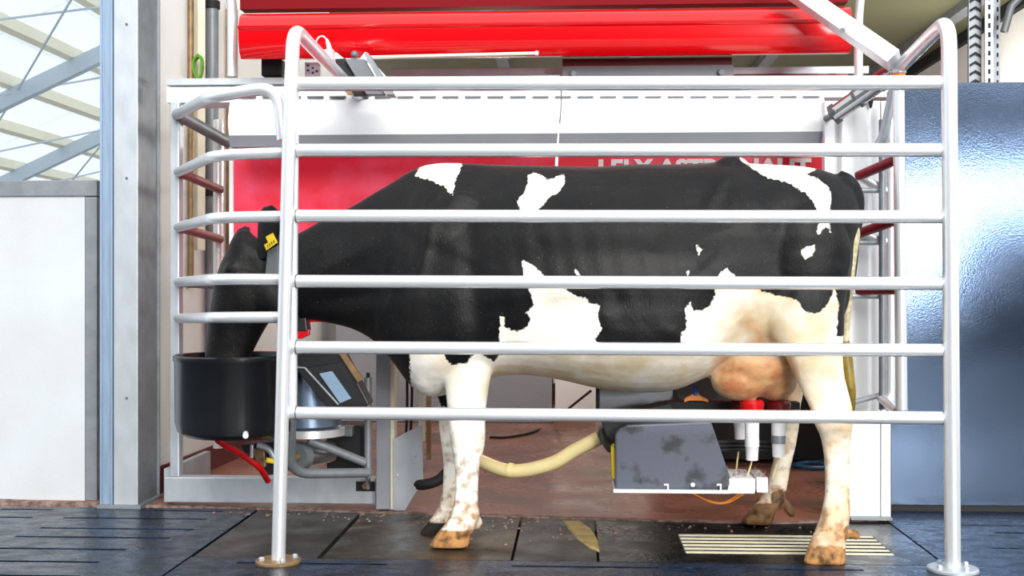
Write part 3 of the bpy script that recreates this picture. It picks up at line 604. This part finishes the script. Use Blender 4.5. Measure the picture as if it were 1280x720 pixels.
box('arm_beam', 834, 1000, 503, 512, 4.90, 4.98, M['blackmatt'], arm)
prism('camera_shield', [(841, 470), (925, 470), (925, 512), (855, 512)], 5.25, 5.29, M['plate_grey'], arm)
prism('yellow_side', [(764, 560), (768, 556), (769, 600), (765, 596)], 4.66, 4.80, M['yellow'], arm)
for y in (553, 558, 563): tube('black_tube', spline([P(886, y, 4.84), P(930, y - 1, 4.88), P(975, y + 1, 4.9)]), 0.008, M['blackmatt'], arm, seg=8)
for o_ in (0, 5): tube('thin_tube', spline([P(866, 617, 4.74), P(886 + o_, 626 + o_ * .4, 4.74), P(905 + o_, 628, 4.75), P(925 + o_, 617, 4.76)]), 0.0035, M['orange'], arm, seg=6)
nz = thing('spray_nozzle', P(870, 503, 4.92), 'small blue nozzle on orange wings above the milking arm', 'nozzle')
prism('wings', [(855, 503), (856, 498), (864, 494), (870, 489), (876, 495), (885, 499), (886, 503), (878, 501), (862, 501)], 4.90, 4.93, M['orange'], nz, bevel=0.002)
tube('cap', [P(869, 494, 4.91), P(869, 488, 4.91), P(867.5, 482, 4.91)], 0.014, M['blueplas'], nz, rs=[0.014, 0.012, 0.010])
def cup(px, Y, top, bot, red, label, dark=False):
    t = thing('teat_cup', P(px, bot, Y), label, 'teat cup', 'teat cups under the udder')
    k = Y / F
    tube('red_liner', [P(px, top, Y), P(px, top + 4, Y), P(px, top + 16, Y)], 0, red, t, rs=[13 * k, 15.5 * k, 14 * k], seg=20)
    tube('shell', [P(px, top + 15, Y), P(px, bot - 18, Y), P(px, bot - 17.5, Y), P(px, bot, Y)], 0, M['wcup'], t, rs=[9 * k, 8.6 * k, 8.2 * k, 7.4 * k], seg=20)
    tube('shell_collar', [P(px, bot - 27, Y), P(px, bot - 17, Y)], 8.9 * k, M['galv_dark'] if dark else M['wcup'], t, seg=20)
    tube('milk_tube', spline([P(px, bot, Y), P(px - 2, bot + 8, Y + 0.01), P(px - 7, 598, min(Y, 4.84))], 5), 0.0035, M['hosecream'], t, seg=6)
cup(940, 4.72, 500, 575, M['redrub'], 'white teat cup with bright red liner, nearest under the udder')
cup(973, 4.80, 500, 571, M['darkredrub_refl'], 'teat cup with dark red liner and grey collar, right one by the hind leg', True)
cup(926, 4.93, 500, 549, M['darkredrub_refl'], 'short teat cup half hidden behind the bright red lined one')

# ------------------------------------------------------------------ hoses and cables
mh = tube('milk_hose', spline([P(574, 520, 5.3), P(572, 545, 5.25), P(580, 564, 5.15), P(600, 576, 5.03), P(640, 589, 4.92), P(688, 580, 4.88), P(720, 562, 4.86), P(750, 547, 4.84)], 9), 0.0285, M['hosecream'], None, label='thick cream milk hose sagging from behind the front legs to the milking arm', category='hose')
tube('hose_clamp', [P(636, 587.8, 4.925), P(641, 588.4, 4.92)], 0.0315, M['hosecream'], mh)
tube('black_rubber_hose', spline([P(588, 560, 5.45), P(566, 582, 5.4), P(548, 600, 5.36), P(526, 606, 5.34), P(520, 600, 5.42), P(524, 588, 5.5)], 8), 0.024, M['blackmatt'], None, label='fat black hose lying behind the front legs by the steel guard plate', category='hose')
cb_ = []
for x, y in ((612, 548), (635, 548), (668, 541), (690, 528)): cb_.append(G(x, y) + np.array([0, 0, 0.008]))
tube('floor_cable', spline(cb_ + [P(738, 489, 6.6)], 8), 0.008, M['blackmatt'], None, label='thin black cable crossing the brown floor up to the machine', category='cable', seg=8)
for i, (x, a_, b_) in enumerate(((508, 440, 560), (514, 440, 548))):
    tube('hanging_cable', spline([P(x, a_, 5.5), P(x + 1, (a_ + b_) / 2, 5.5), P(x - 1, b_, 5.48)]), 0.006, M['blackmatt'], None, seg=8, label=('left' if i == 0 else 'right') + ' of two black cables hanging behind the steel guard plate', category='cable')
c = G(1012, 585); pts = [(c[0] + 0.085 * math.cos(t), c[1] + 0.10 * math.sin(t), 0.014 + 0.004 * math.sin(2 * t)) for t in np.linspace(0, 6.0, 30)]
tube('blue_hose_ring', pts, 0.013, M['bluehose'], None, seg=8, label='ring of blue hose lying on the dark floor behind the hind legs', category='hose')
# grey rear panels seen between the legs
box('rear_cabinet', 420, 690, 330, 527, 8.9, 9.4, M['grey'], None, label='grey sheet cabinet far back seen between neck and belly', category='cabinet')
box('pale_cupboard', 694, 745, 330, 512, 8.9, 9.4, M['whitewall'], None, label='pale wall panel far back seen left of the milking arm', category='panel')

# ------------------------------------------------------------------ the cow
YC = 4.84
cow = thing('cow', (0.0, YC, 0), 'black and white dairy cow standing in the stall with its head in the trough', 'cow')
def ring_loft(rings, cap=True):
    n = len(rings[0]); V = [tuple(p) for r in rings for p in r]; Fc = []
    for i in range(len(rings) - 1):
        for k in range(n): Fc.append((i * n + k, i * n + (k + 1) % n, (i + 1) * n + (k + 1) % n, (i + 1) * n + k))
    if cap: Fc.append(tuple(range(n - 1, -1, -1))); Fc.append(tuple((len(rings) - 1) * n + k for k in range(n)))
    return V, Fc
def interp(rows, m):
    """smooth resampling of section rows"""
    r = np.array(rows, float); n = len(r); t = np.linspace(0, n - 1, (n - 1) * m + 1); out = []
    for s in t:
        i = min(int(s), n - 2); f = s - i; a, b, c, d = r[max(i - 1, 0)], r[i], r[i + 1], r[min(i + 2, n - 1)]
        out.append(0.5 * ((2 * b) + (c - a) * f + (2 * a - 5 * b + 4 * c - d) * f * f + (-a + 3 * b - 3 * c + d) * f ** 3))
    return out
N = 48
def vsec(px, top, bot, hw, e=2.3, w=0.0, yc=YC):
    """vertical cross-section of trunk and neck; w moves the widest height down"""
    a = P(px, top, yc); b = P(px, bot, yc); zc = (a[2] + b[2]) / 2; hz = (a[2] - b[2]) / 2; out = []
    for k in range(N):
        t = 2 * math.pi * k / N; c_, s_ = math.cos(t), math.sin(t)
        y = math.copysign(abs(c_) ** (2 / e), c_) * hw; z = math.copysign(abs(s_) ** (2 / e), s_) * hz
        f = 1 - w * (z / hz)
        out.append((a[0], yc + y * f, zc + z))
    return out
body = [  # px, top, bottom, half width, roundness, droop
 (345, 296, 402, .085, 2.0, 0.0), (372, 292, 399, .088, 2.1, 0.0), (400, 277, 402, .095, 2.1, .05), (440, 258, 411, .11, 2.1, .12), (470, 240, 428, .14, 2.1, .18),
 (492, 227, 452, .185, 2.1, .25), (515, 213, 482, .225, 2.1, .30), (540, 205, 496, .25, 2.1, .34), (575, 204, 488, .275, 2.2, .34), (615, 206, 472, .30, 2.2, .30),
 (655, 207, 468, .335, 2.2, .27), (700, 208, 474, .365, 2.3, .24), (745, 209, 484, .385, 2.3, .22), (790, 206, 489, .385, 2.3, .20), (835, 206, 488, .375, 2.3, .18),
 (870, 205, 476, .35, 2.3, .14), (900, 203, 462, .325, 2.4, .05), (930, 205, 448, .305, 2.5, 0), (965, 207, 440, .285, 2.6, -.02), (1000, 209, 432, .265, 2.6, 0),
 (1028, 214, 420, .235, 2.5, .05), (1050, 222, 405, .185, 2.3, .05), (1064, 236, 360, .12, 2.2, 0), (1071, 258, 310, .06, 2.0, 0)]
pieces = [ring_loft([vsec(*r) for r in interp(body, 4)])]
def hsec(py, pl, pr, hd, yc, e=2.2, nn=28):
    a = P(pl, py, yc); b = P(pr, py, yc); xc = (a[0] + b[0]) / 2; hx = (b[0] - a[0]) / 2; z = a[2]; out = []
    for k in range(nn):
        t = 2 * math.pi * k / nn; c_, s_ = math.cos(t), math.sin(t)
        out.append((xc + math.copysign(abs(c_) ** (2 / e), c_) * hx, yc + math.copysign(abs(s_) ** (2 / e), s_) * hd, z))
    return out
def leg(rows, m=4): pieces.append(ring_loft([hsec(*r) for r in interp(rows, m)]))
# near fore leg: py, left, right, half depth, Y
leg([(360, 540, 632, .08, 4.72), (400, 543, 630, .095, 4.70), (440, 551, 622, .085, 4.68), (470, 555, 614, .066, 4.665), (500, 558, 609, .054, 4.655), (525, 561, 607, .048, 4.65),
     (545, 562, 607, .050, 4.645), (562, 565, 605, .046, 4.64), (580, 568, 600, .036, 4.635), (605, 569, 598, .031, 4.63), (628, 567, 598, .034, 4.625), (643, 563, 600, .042, 4.62), (655, 555, 596, .040, 4.62)])
# far fore leg
leg([(380, 535, 600, .07, 4.98), (440, 538, 598, .075, 5.0), (480, 543, 592, .058, 5.0), (510, 547, 588, .048, 4.99), (538, 549, 586, .046, 4.97), (560, 552, 584, .040, 4.95), (580, 554, 580, .033, 4.93),
     (610, 553, 578, .031, 4.91), (630, 549, 576, .034, 4.90), (642, 543, 574, .040, 4.89), (652, 535, 568, .038, 4.89)])
# near hind leg
leg([(300, 965, 1066, .09, 4.70), (340, 948, 1063, .12, 4.68), (380, 944, 1056, .13, 4.66), (415, 958, 1054, .115, 4.64), (445, 981, 1053, .085, 4.615), (472, 994, 1056, .062, 4.585), (495, 1005, 1062, .050, 4.555),
     (512, 1013, 1066, .047, 4.53), (530, 1018, 1066, .045, 4.51), (548, 1026, 1064, .040, 4.495), (575, 1030, 1062, .034, 4.48), (615, 1031, 1062, .034, 4.465), (638, 1027, 1063, .040, 4.455), (655, 1022, 1061, .044, 4.45), (672, 1015, 1058, .044, 4.445)])
# far hind leg
leg([(360, 960, 1045, .10, 5.02), (410, 965, 1035, .09, 5.05), (450, 968, 1022, .07, 5.08), (480, 970, 1008, .054, 5.10), (505, 972, 1001, .046, 5.10), (530, 974, 999, .042, 5.10), (555, 971, 995, .036, 5.09),
     (585, 964, 988, .032, 5.08), (608, 957, 984, .034, 5.08), (625, 949, 980, .040, 5.08), (638, 942, 974, .040, 5.08)])
def blob(c, r, rot=0.0, nn=20):
    rings = []
    for i in range(1, nn):
        a = math.pi * i / nn; ring = []
        for k in range(nn):
            t = 2 * math.pi * k / nn; x = math.cos(a); y = math.sin(a) * math.cos(t); z = math.sin(a) * math.sin(t)
            X, Z = x * r[0], z * r[2]; ring.append((c[0] + X * math.cos(rot) - Z * math.sin(rot), c[1] + y * r[1], c[2] + X * math.sin(rot) + Z * math.cos(rot)))
        rings.append(ring)
    return ring_loft(rings)
def pb(px, py, Y, rx, ry, rz, rot=0.0):
    k = Y / F; pieces.append(blob(P(px, py, Y), (rx * k, ry, rz * k), rot))
# hooves: two toes each, with dew claws behind
def hoof(ptop, pbot, yc, tl, tr, bl, br, sep=0.036):
    for s in (-1, 1):
        y = yc + s * sep
        pieces.append(ring_loft([hsec(*r, 2.4) for r in interp([(ptop, tl, tr, .030, y), ((ptop * 1.2 + pbot) / 2.2, (tl + bl) / 2 - 1, (tr + br) / 2, .034, y), (pbot - 3, bl, br, .036, y), (pbot, bl + 2, br - 1, .034, y)], 3)]))
hoof(648, 684, 4.62, 562, 597, 536, 586)
hoof(646, 671, 4.90, 540, 570, 523, 556)
hoof(664, 705, 4.45, 1018, 1058, 1004, 1057)
hoof(628, 655, 5.08, 945, 974, 925, 966)
pb(598, 655, 4.64, 5, .014, 9, -.5); pb(1068, 668, 4.47, 9, .015, 7, -.6); pb(986, 636, 5.08, 6, .016, 14, .5)
# fill between foreleg and brisket, shoulder, thigh and hips
pb(538, 458, 4.80, 28, .16, 38); pb(562, 345, 4.66, 52, .06, 110, -.18); pb(562, 345, 5.02, 52, .06, 110, -.18)
pb(1005, 320, 4.62, 58, .085, 70); pb(1005, 320, 5.06, 58, .085, 70)
pb(914, 217, 4.76, 24, .07, 23); pb(914, 219, 4.92, 24, .07, 22); pb(908, 225, 4.80, 44, .12, 23); pb(950, 425, 4.70, 42, .05, 40, .5)
pb(1055, 232, 4.80, 14, .05, 12)
# udder and teats
pb(938, 455, 4.80, 56, .17, 42); pb(925, 476, 4.73, 36, .09, 25); pb(968, 474, 4.79, 28, .10, 27); pb(930, 476, 4.93, 34, .08, 24)
for x, Y in ((939, 4.72), (972, 4.80), (926, 4.93)): pieces.append(tubeg([P(x, 485, Y), P(x, 496, Y), P(x, 507, Y)], 0, 12, rs=[0.03, 0.021, 0.012]))
pieces.append(tubeg(spline([P(1046, 222, 4.82), P(1062, 230, 4.81), P(1071, 248, 4.80), P(1071, 275, 4.785), P(1067, 300, 4.77)], 5), 0, 14, rs=list(np.interp(np.linspace(0, 1, 21), [0, .5, 1], [0.036, 0.03, 0.022]))))
# head: horizontal sections from poll to muzzle
leg([(287, 299, 311, .030, YC), (294, 294, 316, .060, YC), (304, 289, 332, .088, YC), (316, 284, 346, .104, YC), (328, 278, 351, .112, YC), (345, 272, 354, .116, YC), (368, 267, 352, .108, YC), (392, 263, 342, .092, YC),
     (416, 260, 328, .076, YC), (440, 257, 316, .066, YC), (460, 257, 309, .066, YC), (476, 262, 306, .066, YC), (484, 270, 300, .045, YC)])
pb(338, 372, YC - 0.055, 22, .05, 30, .3); pb(338, 372, YC + 0.055, 22, .05, 30, .3)   # cheeks
pb(292, 335, YC - 0.098, 13, .022, 8, .2); pb(292, 335, YC + 0.098, 13, .022, 8, .2)     # brow over the eyes
pb(352, 330, YC, 28, .085, 45)
# ears: cupped leaf sections
def ear(base, tip, wid, s, th=0.012):
    base, tip = np.array(base), np.array(tip); ax = tip - base; L = np.linalg.norm(ax); ax /= L; side = np.cross(ax, [0, 1.0, 0]); side /= np.linalg.norm(side); nrm = np.cross(side, ax); rings = []
    for i in range(13):
        t = i / 12; w_ = wid * (0.42 + 1.15 * t) * math.sqrt(max(1 - t ** 3.2, 0.004)) ; ring = []
        for k in range(16):
            a = 2 * math.pi * k / 16; u = math.cos(a) * w_; v = math.sin(a) * th * (1 - .5 * t) + s * 0.35 * (u * u) / wid
            ring.append(base + ax * L * t + side * u + nrm * v)
        rings.append(ring)
    mk('ear', *ring_loft(rings), M['earfur'], cow, smooth=True)
V, Fc = merge(*pieces)
raw = bpy.data.meshes.new('raw'); raw.from_pydata([tuple(v) for v in V], [], Fc)
ro = bpy.data.objects.new('raw', raw); C.objects.link(ro)
bm = bmesh.new(); bm.from_mesh(raw); bmesh.ops.recalc_face_normals(bm, faces=bm.faces); bm.to_mesh(raw); bm.free()
rm = ro.modifiers.new('r', 'REMESH'); rm.mode = 'VOXEL'; rm.voxel_size = 0.0085
sm = ro.modifiers.new('s', 'SMOOTH'); sm.factor = 0.5; sm.iterations = 7
dg = bpy.context.evaluated_depsgraph_get(); dg.update()
me = bpy.data.meshes.new_from_object(ro.evaluated_get(dg)); bpy.data.objects.remove(ro)
nv = len(me.vertices); co = np.zeros(nv * 3); me.vertices.foreach_get('co', co); co = co.reshape(-1, 3); nm = np.zeros(nv * 3); me.vertex_normals.foreach_get('vector', nm); nm = nm.reshape(-1, 3)
def proj(co):
    d = co - CAM; z = d @ FW; return 640 + F * (d @ RT) / z, 360 - F * d[:, 2] / z
px, py = proj(co)
# side-view coordinates, the same for both flanks
qx, qy = proj(np.stack([co[:, 0], np.full(nv, YC), co[:, 2]], 1))
sidew = np.clip(np.abs(nm[:, 1]), 0, 1)
disp = np.zeros(nv)
def bump_(x, y, rx, ry, amp, rot=0.0):
    global disp
    dx, dy = qx - x, qy - y; u = dx * math.cos(rot) + dy * math.sin(rot); v = -dx * math.sin(rot) + dy * math.cos(rot)
    disp += amp * np.exp(-(u / rx) ** 2 - (v / ry) ** 2) * sidew
bump_(870, 262, 42, 34, -.030); bump_(925, 250, 12, 60, .010, -.5); bump_(545, 290, 9, 80, .012, .15); bump_(596, 330, 14, 95, -.014, -.1)
bump_(505, 400, 12, 60, -.012, -.25); bump_(575, 400, 26, 30, .010); bump_(960, 380, 10, 60, -.012, .5); bump_(985, 300, 20, 70, .008, .2)
bump_(1045, 320, 10, 70, -.010); bump_(780, 216, 120, 8, .006); bump_(760, 236, 140, 12, -.010); bump_(900, 440, 12, 30, -.020, .5)
bump_(930, 222, 60, 7, -.008, .3); bump_(425, 330, 60, 10, .008, -.45); bump_(430, 375, 60, 12, -.010, -.2)
bump_(893, 232, 46, 9, .012, -1.0); bump_(935, 238, 22, 18, -.012); bump_(322, 345, 14, 30, -.012); bump_(300, 390, 12, 34, -.008)
for i in range(8): bump_(640 + i * 27, 330, 8, 75, .0013, -.18); bump_(653 + i * 27, 330, 8, 75, -.0013, -.18)
rng = np.random.RandomState(3)
for i in range(70):
    x, y = rng.uniform(380, 1060), rng.uniform(215, 470); bump_(x, y, rng.uniform(8, 24), rng.uniform(6, 16), rng.uniform(-.006, .006), rng.uniform(-1, 1))
for i in range(14): bump_(rng.uniform(460, 560), rng.uniform(250, 440), 5, rng.uniform(30, 60), rng.uniform(-.004, .004), rng.uniform(.0, .5))
co = co + nm * disp[:, None]
zmin = co[:, 2].min()
def sdf(poly, x, y):
    """signed distance in picture px, positive inside"""
    poly = np.array(poly, float); n = len(poly); d = np.full(len(x), 1e9); ins = np.zeros(len(x), bool)
    for i in range(n):
        a, b = poly[i], poly[(i + 1) % n]; e = b - a; wx, wy = x - a[0], y - a[1]; t = np.clip((wx * e[0] + wy * e[1]) / (e @ e + 1e-9), 0, 1)
        d = np.minimum(d, (wx - e[0] * t) ** 2 + (wy - e[1] * t) ** 2)
        c = ((a[1] > y) != (b[1] > y)); xi = a[0] + (y - a[1]) / (b[1] - a[1] + 1e-12) * e[0]; ins ^= c & (x < xi)
    return np.where(ins, 1, -1) * np.sqrt(d)
W = [
 [(534, 196), (577, 196), (577, 205), (573, 217), (569, 226), (566, 243), (560, 239), (555, 232), (546, 229), (537, 225), (532, 224), (519, 220), (522, 213)],
 [(661, 219), (670, 216), (677, 219), (684, 225), (694, 221), (705, 217), (705, 230), (699, 240), (687, 246), (680, 255), (672, 263), (651, 263), (646, 251), (655, 242), (659, 230)],
 [(925, 192), (1030, 192), (1030, 206), (1008, 218), (1022, 223), (1036, 234), (1039, 246), (1037, 268), (1038, 290), (1033, 283), (1029, 286), (1024, 294), (1021, 290), (1024, 274), (1022, 262), (1015, 250), (1005, 240), (985, 229), (960, 222), (943, 212), (925, 200)],
 [(1001, 313), (1008, 309), (1018, 306), (1019, 312), (1015, 319), (1007, 325), (1002, 319)],
 [(870, 306), (877, 312), (874, 319), (871, 313)], [(717, 338), (721, 336), (726, 345), (720, 342)], [(859, 337), (861.5, 338), (862, 346), (859, 345)],
 [(625, 396), (631, 397), (630, 408), (640, 413), (650, 414), (661, 406), (663, 396), (657, 391), (668, 381), (661, 362), (655, 345), (652, 324), (665, 331), (676, 341), (684, 350), (704, 361), (727, 373), (731, 370), (737, 379), (750, 381), (747, 397), (752, 410), (744, 424), (749, 431),
  (800, 430), (851, 430), (852, 415), (857, 414), (858, 400), (855, 386), (863, 377), (867, 388), (878, 388), (888, 383), (893, 370), (895, 360), (897, 346), (903, 338), (910, 336), (920, 346), (932, 349), (943, 357), (955, 365), (970, 369), (985, 371), (997, 376), (1002, 385), (1013, 392), (1022, 391), (1032, 384), (1039, 371), (1043, 358), (1048, 380),
  (1046, 420), (1100, 420), (1150, 760), (480, 760), (500, 520), (514, 484), (513, 470), (512, 441), (516, 432), (553, 438), (558, 450), (566, 457), (574, 454), (584, 456), (588, 446), (596, 442), (603, 443), (611, 448), (618, 452), (624, 443), (624, 420)]]
px, py = proj(co)
far = (co[:, 1] > YC + 0.02) | ((co[:, 2] < 0.42) & (co[:, 1] > 4.77))
ux = np.where(far, qx, px); uy = np.where(far, qy, py)
white = np.full(nv, -1e9)
for p_ in W: white = np.maximum(white, sdf(p_, ux, uy))
# black parts on the far fore leg
blk = np.maximum(sdf([(538, 488), (560, 488), (556, 512), (548, 512)], ux, uy), np.full(nv, -1e9)); white = np.where(far & (uy > 480), np.minimum(white, -blk), white)
pink = np.maximum(sdf([(892, 452), (905, 440), (994, 442), (1000, 470), (994, 520), (900, 520), (886, 478)], px, py), np.maximum(sdf([(918, 400), (935, 396), (952, 406), (964, 424), (968, 446), (920, 446), (940, 420)], px, py), -1e9))
pink = np.where((np.abs(co[:, 1] - 4.82) < 0.27) & (px < 1002), pink, -50)
cream = sdf([(610, 448), (870, 440), (950, 340), (1100, 340), (1100, 730), (900, 730), (900, 500), (600, 500)], px, py)
hoofm = np.where(((uy > 662) & (ux < 600)) | ((uy > 652) & (ux < 557) & far) | ((uy > 684) & (ux > 1000)) | ((uy > 640) & far & (ux > 900)), 1.0, 0.0)
hoofm = np.maximum(hoofm, np.where((np.hypot(ux - 1068, uy - 668) < 14) | (np.hypot(ux - 986, uy - 636) < 13), 1.0, 0.0))
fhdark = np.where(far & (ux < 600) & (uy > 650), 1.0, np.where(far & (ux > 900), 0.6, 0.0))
co_l = co - WL['cow']
me.vertices.foreach_set('co', co_l.ravel())
for nme, arr in (('white', white), ('pink', pink), ('cream', cream), ('hoof', hoofm), ('darkhoof', fhdark), ('low', co[:, 2])):
    at = me.attributes.new(nme, 'FLOAT', 'POINT'); at.data.foreach_set('value', np.asarray(arr, np.float32))
me.update(); me.polygons.foreach_set('use_smooth', [True] * len(me.polygons)); me.name = 'body'
hm = bpy.data.materials.new('cow_hide'); hm.use_nodes = True; nt = hm.node_tree; B = nt.nodes['Principled BSDF']; L = nt.links.new
def att(n):
    a = nt.nodes.new('ShaderNodeAttribute'); a.attribute_name = n; return a.outputs['Fac']
def mth(op, a, b=None, c=None):
    m_ = nt.nodes.new('ShaderNodeMath'); m_.operation = op
    for i, v in enumerate((a, b, c)):
        if v is None: continue
        if isinstance(v, (int, float)): m_.inputs[i].default_value = v
        else: L(v, m_.inputs[i])
    return m_.outputs[0]
def rng_(v, a, b, c=0.0, d=1.0):
    m_ = nt.nodes.new('ShaderNodeMapRange'); L(v, m_.inputs[0])
    for i, q_ in enumerate((a, b, c, d)): m_.inputs[i + 1].default_value = q_
    return m_.outputs[0]
def mixc(f, a, b):
    m_ = nt.nodes.new('ShaderNodeMix'); m_.data_type = 'RGBA'
    if isinstance(f, (int, float)): m_.inputs[0].default_value = f
    else: L(f, m_.inputs[0])
    for i, v in ((6, a), (7, b)):
        if isinstance(v, tuple): m_.inputs[i].default_value = v
        else: L(v, m_.inputs[i])
    return m_.outputs[2]
tcn_ = nt.nodes.new('ShaderNodeTexCoord').outputs['Object']
def noise(sc, det=4, stretch=None):
    n_ = nt.nodes.new('ShaderNodeTexNoise'); n_.inputs['Scale'].default_value = sc; n_.inputs['Detail'].default_value = det
    if stretch:
        mp = nt.nodes.new('ShaderNodeMapping'); mp.inputs['Scale'].default_value = stretch; L(tcn_, mp.inputs[0]); L(mp.outputs[0], n_.inputs['Vector'])
    else: L(tcn_, n_.inputs['Vector'])
    return n_.outputs['Fac']
edge = mth('ADD', att('white'), mth('MULTIPLY', mth('SUBTRACT', noise(70, 5), 0.5), 7.0))
wf = rng_(edge, -0.7, 0.7)
black = mixc(rng_(noise(5, 5), 0.45, 0.75), srgb(8, 8, 10), srgb(24, 22, 21))
black = mixc(mth('MULTIPLY', rng_(noise(120, 3), 0.68, 0.74), 0.5), black, srgb(110, 104, 94))
whitec = mixc(rng_(noise(6, 5), 0.45, 0.72), srgb(255, 251, 240), srgb(246, 234, 208))
whitec = mixc(mth('MULTIPLY', rng_(att('cream'), -10, 10), rng_(noise(9, 6), 0.35, 0.65, 0.2, 0.85)), whitec, srgb(212, 186, 140))
whitec = mixc(mth('MULTIPLY', rng_(att('low'), 0.62, 0.15), rng_(noise(26, 6), 0.47, 0.64, 0.0, 0.85)), whitec, srgb(150, 104, 62))
whitec = mixc(mth('MULTIPLY', rng_(att('low'), 0.2, 0.08), rng_(noise(12, 4), 0.35, 0.65, 0.1, 0.8)), whitec, srgb(172, 122, 66))
skin = mixc(rng_(noise(14, 5, (1, 1, 1.6)), 0.35, 0.7), srgb(182, 118, 80), srgb(214, 172, 122))
whitec = mixc(rng_(att('pink'), -5, 14), whitec, skin)
hide = mixc(wf, black, whitec)
hf = mixc(rng_(noise(30, 5), 0.4, 0.65), srgb(190, 138, 84), srgb(92, 64, 38))
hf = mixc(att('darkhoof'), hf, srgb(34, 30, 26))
hide = mixc(att('hoof'), hide, hf); L(hide, B.inputs['Base Color'])
B.inputs['Roughness'].default_value = 0.48; B.inputs['Specular IOR Level'].default_value = 0.28; B.inputs['Sheen Weight'].default_value = 0.05; B.inputs['Sheen Roughness'].default_value = 0.4
bp = nt.nodes.new('ShaderNodeBump'); bp.inputs['Strength'].default_value = 0.35; bp.inputs['Distance'].default_value = 0.004
L(mth('ADD', noise(240, 3, (1, 1, 0.35)), mth('MULTIPLY', noise(28, 4), 1.6)), bp.inputs['Height']); L(bp.outputs[0], B.inputs['Normal'])
me.materials.clear(); me.materials.append(hm)
bo = bpy.data.objects.new('body', me); C.objects.link(bo); bo.parent = cow; WL['body'] = WL['cow']
ear(P(328, 322, YC - 0.09), P(340, 257, YC - 0.16), 0.048, 1)
ear(P(302, 312, YC + 0.06), P(306, 284, YC + 0.17), 0.030, -1)
# tail with its tassel, eyes, ear tag and collar
tl = tube('tail', spline([P(1066, 280, 4.76), P(1068, 292, 4.73), P(1067, 305, 4.70), P(1064, 330, 4.69), P(1062, 355, 4.69), P(1060, 380, 4.72), P(1057, 420, 4.71), P(1058, 450, 4.70)], 6), 0, M['inner_ear'], cow,
     rs=list(np.interp(np.linspace(0, 1, 43), [0, .15, .35, .6, 1], [0.020, 0.022, 0.019, 0.015, 0.013])), seg=14)
tube('tassel', spline([P(1057, 425, 4.71), P(1058, 450, 4.70), P(1061, 475, 4.69), P(1065, 500, 4.69), P(1067, 516, 4.69)], 6), 0, M['mudyellow'], tl, rs=list(np.interp(np.linspace(0, 1, 25), [0, .25, .6, 1], [0.014, 0.026, 0.022, 0.004])), seg=12, label='yellow stained tail tassel')
for s, nme in ((-1, 'eye'), (1, 'eye')):
    c = P(282, 350, YC) + np.array([0, s * 0.098, 0]); mk('eye', *blob(c, (0.020, 0.014, 0.016), nn=12), M['hoofdark'], cow, smooth=True)
yt = prism('ear_tag', [(332, 296), (341, 291), (347, 303), (333, 313), (330, 306), (335, 303)], YC - 0.175, YC - 0.171, M['yellow'], cow, label='yellow numbered ear tag')
for i in range(4):
    x, y = 333.5 + i * 2.6, 306.5 - i * 1.9; prism('tag_mark', [(x, y), (x + .9, y - .6), (x + 2.0, y + 2.4), (x + 1.2, y + 3)], YC - 0.1765, YC - 0.1755, M['blackmatt'], yt)
cc = [P(x, y, YC) for x, y in ((352, 292), (376, 404))]; mid = (cc[0] + cc[1]) / 2; ax = (cc[1] - cc[0]) / 2 * 1.06; pts = []
for k in range(41):
    t = 2 * math.pi * k / 40; pts.append(mid + ax * math.cos(t) + np.array([0, 0.102, 0]) * math.sin(t))
cr_ = tube('collar', pts, 0.012, M['collar'], cow, seg=8)
prism('collar_tag', [(368, 421), (370, 413), (386, 412), (386, 419), (375, 424)], YC - 0.05, YC - 0.02, M['redrub'], cr_, bevel=0.003, label='red plastic collar tag')
prism('collar_transponder', [(371, 399), (382, 397), (384, 414), (371, 414)], YC - 0.055, YC + 0.02, M['black'], cr_, bevel=0.004)
prism('cheek_strap', [(334, 314), (348, 306), (349, 345), (331, 345)], YC - 0.135, YC - 0.120, M['plate_grey'], cow, bevel=0.004, label='grey strap behind the ear')
prism('collar_label', [(346, 343), (349, 342), (350, 352), (346, 352)], YC - 0.11, YC - 0.10, M['orange'], cr_)
